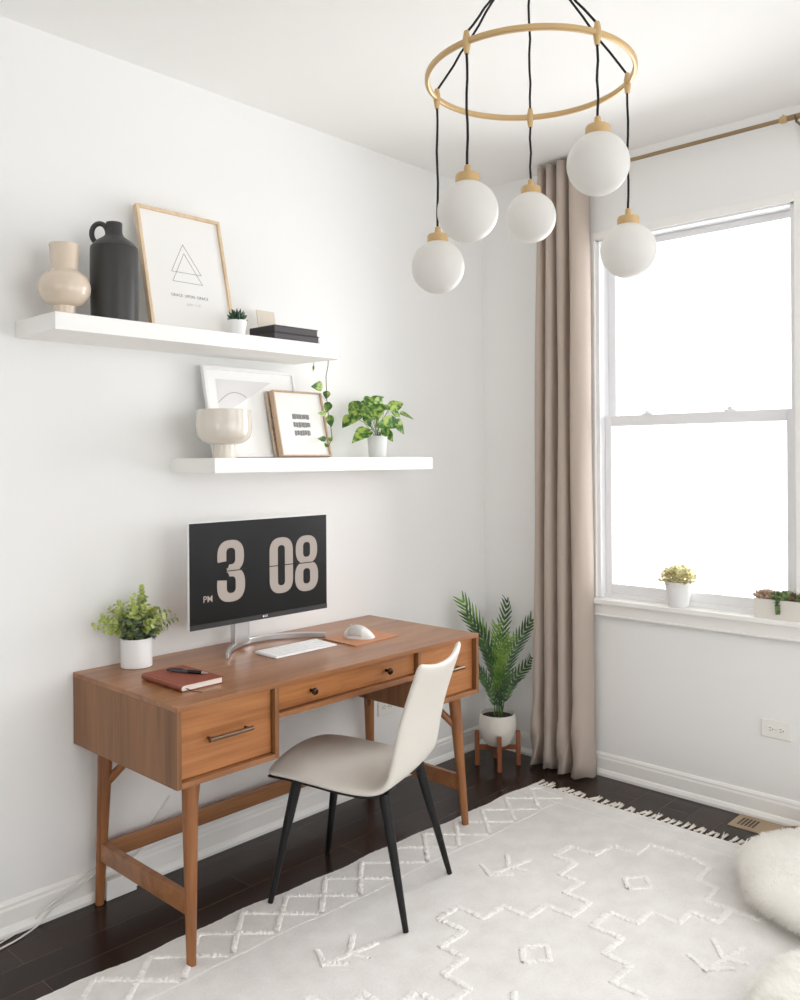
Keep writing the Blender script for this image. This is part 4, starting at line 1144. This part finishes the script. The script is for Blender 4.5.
# ------------------------------------------------------------------ fur poufs
def pouf(cx, cy, R, hgt, label, seed, tilt=0, n=30000, z0=.0135, tdir=0):
    r_ = random.Random(seed); root = thing('fur_pouf', label, 'pouf', (cx, cy, 0))
    T_ = Matrix.Translation(V((cx, cy, z0))) @ Matrix.Rotation(tdir, 4, 'Z') @ Matrix.Rotation(tilt, 4, 'Y') @ Matrix.Rotation(-tdir, 4, 'Z')
    def surf(a, e):
        ce, se = math.cos(e), math.sin(e); p_ = .62
        x = R * abs(ce) ** p_; z = hgt / 2 * (1 + math.copysign(abs(se) ** .9, se))
        bump = 1 + .02 * math.sin(5 * a + seed) + .012 * math.sin(11 * a)
        return V((x * bump * math.cos(a), x * bump * math.sin(a), z + (.012 * math.sin(a * 3 + 1) * ce if se > 0 else 0)))
    b = MB(); RR = []
    for i in range(25):
        e = -PI / 2 + .03 + (PI - .06) * i / 24; RR.append([T_ @ surf(2 * PI * j / 64, e) for j in range(64)])
    b.rings(RR); b.build('cushion', M_furbase, root, smooth=True)
    b = MB()
    for k in range(n):
        a = r_.uniform(0, 2 * PI); e = math.asin(r_.uniform(-.75, 1)) if r_.random() < .6 else r_.uniform(-.5, PI / 2 - .02)
        p = surf(a, e); p2 = surf(a + .03, e); p3 = surf(a, min(e + .03, PI / 2)); nn = (p2 - p).cross(p3 - p)
        if nn.length < 1e-9: nn = V((0, 0, 1))
        nn.normalize()
        if nn.dot(V((math.cos(a) * math.cos(e), math.sin(a) * math.cos(e), math.sin(e)))) < 0: nn = -nn
        cl_ = math.sin(a * 13 + e * 7) * .6 + math.sin(a * 29 - e * 17) * .4
        tang = V((-math.sin(a), math.cos(a), 0)) * (cl_ * .5 + r_.uniform(-.35, .35)) + V((0, 0, -.55 - .3 * cl_)) + V((math.cos(a), math.sin(a), 0)) * .25
        d_ = (nn * .75 + tang * .75).normalized(); L = r_.uniform(.015, .027); s = d_.cross(nn + V((.1, .2, .3))).normalized() * r_.uniform(.0007, .0013)
        q0 = T_ @ (p - nn * .002); q1 = T_ @ (p + d_ * L * .55); q2 = T_ @ (p + d_ * L + V((0, 0, -.006)))
        q2.z = max(q2.z, .02); q1.z = max(q1.z, .02)
        Rt = T_.to_3x3(); s = Rt @ s
        i0 = len(b.v); b.v += [q0 - s, q0 + s, q1 + s * .8, q1 - s * .8, q2]; b.add([i0, i0 + 1, i0 + 2, i0 + 3]); b.add([i0 + 3, i0 + 2, i0 + 4])
    o = b.build('fur', M_fur, root, smooth=True); o['kind'] = 'stuff'
    return root
pouf(-.485, -1.970, .415, .12, 'round white faux fur floor pouf at the right edge nearer the window wall', 1, 0)
pouf(-1.270, -2.238, .34, .14, 'round white faux fur floor pouf cut off by the lower right corner of the photo', 2, 0)
b = MB(); A = [V((-.07, -1.555, .005)), V((-.06, -1.70, .005)), V((-.06, -1.9, .005)), V((-.2, -1.9, .005)), V((-.17, -1.66, .005))]
A = [V((-.085, -1.552, .0048)), V((-.034, -1.60, .0048)), V((-.034, -1.82, .0048)), V((-.048, -1.82, .0048)), V((-.085, -1.70, .0048)), V((-.135, -1.60, .0048))]
b.prism(A, (0, 0, .022)); o = b.build('folded_throw', M_tapestry, bevel=.006); recenter(o); tag(o, 'brown woven folded throw peeking out behind the far white pouf at the right edge', 'throw')

# ------------------------------------------------------------------ curtain + rod
def curtain():
    cu = thing('curtain', 'floor-length taupe curtain panel hanging in folds at the left of the window', 'curtain', (-.08, -.45, 0))
    # plan of the folds at the top: (x, y)
    def plan(flare, ph):
        K = [(-.045, -.335), (-.10, -.345), (-.135, -.362), (-.130, -.385), (-.075, -.395), (-.12, -.405), (-.150, -.425), (-.14, -.448), (-.08, -.455), (-.125, -.47), (-.155, -.49), (-.145, -.515), (-.085, -.52), (-.13, -.535), (-.16, -.56), (-.14, -.585), (-.085, -.598), (-.032, -.585)]
        out = []
        for x, y in K:
            y = y - .072
            yy = -.60 + (y + .60) * (1 + flare) ; xx = -.09 + (x + .09) * (1 + flare * .4)
            out.append((xx, yy))
        return out
    rows = []; nz = 44
    for i in range(nz + 1):
        t = i / nz; z = 2.896 - t * (2.896 - .012)
        fl_ = .26 * t + .06 * max(0, (t - .80) / .2) ** 1.6
        K = plan(fl_, 0); n = len(K); row = []
        # catmull through K
        for j in range(n - 1):
            p0, p1, p2, p3 = [V((K[q][0], K[q][1], 0)) for q in (max(j - 1, 0), j, j + 1, min(j + 2, n - 1))]
            for k in range(5):
                s = k / 5; row.append(.5 * (2 * p1 + (p2 - p0) * s + (2 * p0 - 5 * p1 + 4 * p2 - p3) * s * s + (3 * p1 - p0 - 3 * p2 + p3) * s ** 3))
        row.append(V((K[-1][0], K[-1][1], 0)))
        # creases where the cloth breaks near the floor
        amp = max(0, (t - .86) / .14)
        for j, p in enumerate(row):
            p.x += amp * .016 * math.sin(t * 75 + j * .45) + .003 * math.sin(t * 9 + j * .21)
            p.y += amp * .007 * math.sin(t * 70 + j * .33 + 2) + .002 * math.sin(t * 13 + j * .4)
            p.x = max(-.17, min(p.x, -.030)); p.z = z + (amp > .9) * .004 * math.sin(j * .6)
        rows.append([tuple(p) for p in row])
    b = MB(); b.grid(rows); o = b.build('cloth', M_curtain, cu, smooth=True)
    m = o.modifiers.new('solid', 'SOLIDIFY'); m.thickness = .0018
    # header tape strip
    b = MB(); b.grid([[V(p) + V((.004, 0, -.004)) for p in rows[0]], [V(p) + V((.004, 0, -.08)) for p in rows[0]]])
    o = b.build('header_tape', M_curtain, cu, smooth=True)
curtain()
rod = thing('curtain_rod', 'thin brass curtain rod running above the window', 'curtain rod', (-.09, -1.2, 2.82))
ZR = 2.833; XR = -.092
b = MB(); b.tube([(XR, -.60, ZR), (XR, -1.585, ZR)], .0085, 16); b.build('slim_pole', M_gold, rod, smooth=True, auto=50)
b = MB(); b.tube([(XR, -1.56, ZR), (XR, -1.95, ZR)], .0112, 16); b.build('wide_pole', M_gold, rod, smooth=True, auto=50)
b = MB(); b.tube([(XR, -1.555, ZR), (XR, -1.560, ZR), (XR, -1.578, ZR), (XR, -1.584, ZR)], [.011, .0150, .0150, .012], 18); b.tube([(XR, -1.569, ZR + .012), (XR, -1.569, ZR + .019)], .004, 8); b.build('collar', M_brass, rod, smooth=True, auto=50)
b = MB(); b.tube([(XR, -1.948, ZR), (XR, -1.96, ZR), (XR, -1.972, ZR), (XR, -1.992, ZR)], [.014, .016, .016, .012], 16); b.build('finial', M_brass, rod, smooth=True, auto=50)
b = MB(); b.box(-.006, -1.632, ZR - .085, -.0005, -1.604, ZR + .01); b.box(XR - .004, -1.622, ZR - .022, -.004, -1.614, ZR - .014)
b.tube([(XR - .014, -1.618, ZR + .004), (XR - .013, -1.618, ZR - .010), (XR, -1.618, ZR - .016), (XR + .013, -1.618, ZR - .010), (XR + .014, -1.618, ZR + .004)], .003, 8)
br_ = b.build('bracket', M_pewter, rod, bevel=.001)
for zz in (-.07, -.045):
    b = MB(); b.tube([(-.0061, -1.618, ZR + zz), (-.009, -1.618, ZR + zz)], [.0055, .004], 12); b.build('screw', M_silver, br_)

# ------------------------------------------------------------------ chandelier
LC = V((-1.690, -1.457, 0)); RR_ = .277; ZRing = 2.528
chd = thing('chandelier', 'brass ring chandelier with five opal glass globes on black cords', 'chandelier', (LC.x, LC.y, H))
b = MB()
n = 96; R = []
for i in range(n):
    a = 2 * PI * i / n; c, s = math.cos(a), math.sin(a)
    ri, ro, zh = RR_ - .0060, RR_ + .0060, .0078
    R.append([V((LC.x + r_ * c, LC.y + r_ * s, ZRing + z_)) for r_, z_ in ((ri, -zh * .6), (ri + .003, -zh), (ro - .003, -zh), (ro, -zh * .6), (ro, zh * .6), (ro - .003, zh), (ri + .003, zh), (ri, zh * .6))])
R.append(R[0]); b.rings(R, cap=False); ringo = b.build('ring', M_brass, chd, smooth=True, auto=35)
b = MB(); b.lathe([(.001, H - .034), (.05, H - .034), (.062, H - .028), (.064, H - .0005), (.001, H - .0005)], (LC.x, LC.y, 0), 40, cap=False); b.build('canopy', M_brass, chd, smooth=True, auto=40)
GL = [(34, 217.5), (105, 267), (181, 211.5), (250.5, 164), (320.5, 250.5)]
GR = .0755
for ang, gpy in GL:
    a = math.radians(ang); x, y = LC.x + RR_ * math.cos(a), LC.y + RR_ * math.sin(a)
    dep = (V((x, y, 1.5)) - CAM).dot(_fw); rx = (V((x, y, 1.5)) - CAM).dot(_r)
    z = 1.5 + (CY - gpy) * dep / F + rx * math.tan(-ROLL) * -1
    b = MB(); b.sphere((x, y, z), GR, 48, 28); gl = b.build('globe_shade', M_globe, chd, smooth=True)
    zc = z + GR - .010
    b = MB(); b.lathe([(.001, zc), (.0290, zc), (.0300, zc + .001), (.0300, zc + .022), (.027, zc + .027), (.009, zc + .0285), (.008, zc + .046), (.0065, zc + .049), (.001, zc + .049)], (x, y, 0), 32, cap=False)
    b.build('socket_cap', M_brass, gl, smooth=True, auto=35)
    b = MB(); zt2 = zc + .049; za = ZRing - .026
    sw = .0011
    b.tube([(x + sw * math.sin(k * 1.3 + ang), y + sw * math.cos(k * 1.7 + ang), zt2 - .006 + (za - zt2 + .012) * k / 8) for k in range(9)], .0033, 8)
    b.build('hanging_cord', M_cord, gl, smooth=True)
    b = MB(); b.lathe([(.001, ZRing - .030), (.0060, ZRing - .030), (.0098, ZRing - .008), (.0098, ZRing + .008), (.0062, ZRing + .026), (.001, ZRing + .026)], (x, y, 0), 16, cap=False)
    b.build('cord_clamp', M_brass, gl, smooth=True, auto=35)
    top_ = V((LC.x + .02 * math.cos(a), LC.y + .02 * math.sin(a), H - .036)); bot = V((x, y, ZRing + .022)); P = []
    for k in range(11):
        t = k / 10; q = bot.lerp(top_, t); q.z -= .010 * math.sin(PI * t); q += V((.0015 * math.sin(k * 2.2 + ang), .0015 * math.cos(k * 1.9), 0)) * (0 < k < 10); P.append(q)
    b = MB(); b.tube(P, .0033, 8); b.build('ceiling_cord', M_cord, gl, smooth=True)

GROUPS = {'fur_pouf': 'white fur poufs on the rug', 'power_cable': 'white power cables beside the desk', 'wall_outlet': 'white wall outlets', 'floating_shelf': 'white floating shelves above the desk', 'book': 'black books on the upper shelf', 'picture_frame': 'picture frames leaning on the shelves'}
for o in list(sc.objects):
    if o.parent is None and o.name.split('.')[0] in GROUPS: o['group'] = GROUPS[o.name.split('.')[0]]
# ------------------------------------------------------------------ light
w = bpy.data.worlds.new('sky'); sc.world = w; w.use_nodes = True
bg = w.node_tree.nodes['Background']; bg.inputs['Color'].default_value = (.95, .975, 1, 1); bg.inputs['Strength'].default_value = 2.2
def area(name, loc, rot, sx, sy, power, color=(1, 1, 1)):
    l = bpy.data.lights.new(name, 'AREA'); l.shape = 'RECTANGLE'; l.size = sx; l.size_y = sy; l.energy = power; l.color = color
    o = bpy.data.objects.new(name, l); col.objects.link(o); o.location = loc; o.rotation_euler = rot; return o
area('daylight_window', (.5, -1.125, 1.7), (0, math.radians(90), 0), 2.4, 1.8, 72, (1, 1, 1))
area('daylight_second_window', (.35, (W2Y0 + W2Y1) / 2, 1.8), (0, math.radians(90), 0), 2.1, 1.6, 25, (1, 1, 1))
area('fill_light_left', (XL - .3, (LY0 + LY1) / 2, 1.7), (0, math.radians(-90), 0), 1.7, 2.0, 26, (1, .975, .94))  # added fill lamp that brightens the window wall, no window known there
area('daylight_rear_window', ((BX0 + BX1) / 2, YB - .3, 1.7), (math.radians(90), 0, 0), 2.4, 1.9, 28, (1, .985, .965))

# ------------------------------------------------------------------ camera
cd = bpy.data.cameras.new('camera'); cam = bpy.data.objects.new('camera', cd); col.objects.link(cam)
cd.sensor_fit = 'HORIZONTAL'; cd.sensor_width = 36; cd.lens = F * 36 / 800; cd.shift_x = 0; cd.shift_y = -(500 - CY) / 800
cd.clip_start = .05
Mc = Matrix((CR, CU, -_fw)).transposed().to_4x4(); Mc.translation = CAM; cam.matrix_world = Mc
sc.camera = cam
sc.view_settings.view_transform = 'Standard'; sc.view_settings.look = 'None'; sc.view_settings.exposure = 0.06; sc.view_settings.gamma = 1
sc.view_settings.use_curve_mapping = False
sc.cycles.use_denoising = True
sc.cycles.max_bounces = 12; sc.cycles.diffuse_bounces = 8; sc.cycles.transparent_max_bounces = 12
sc.cycles.sample_clamp_indirect = 6
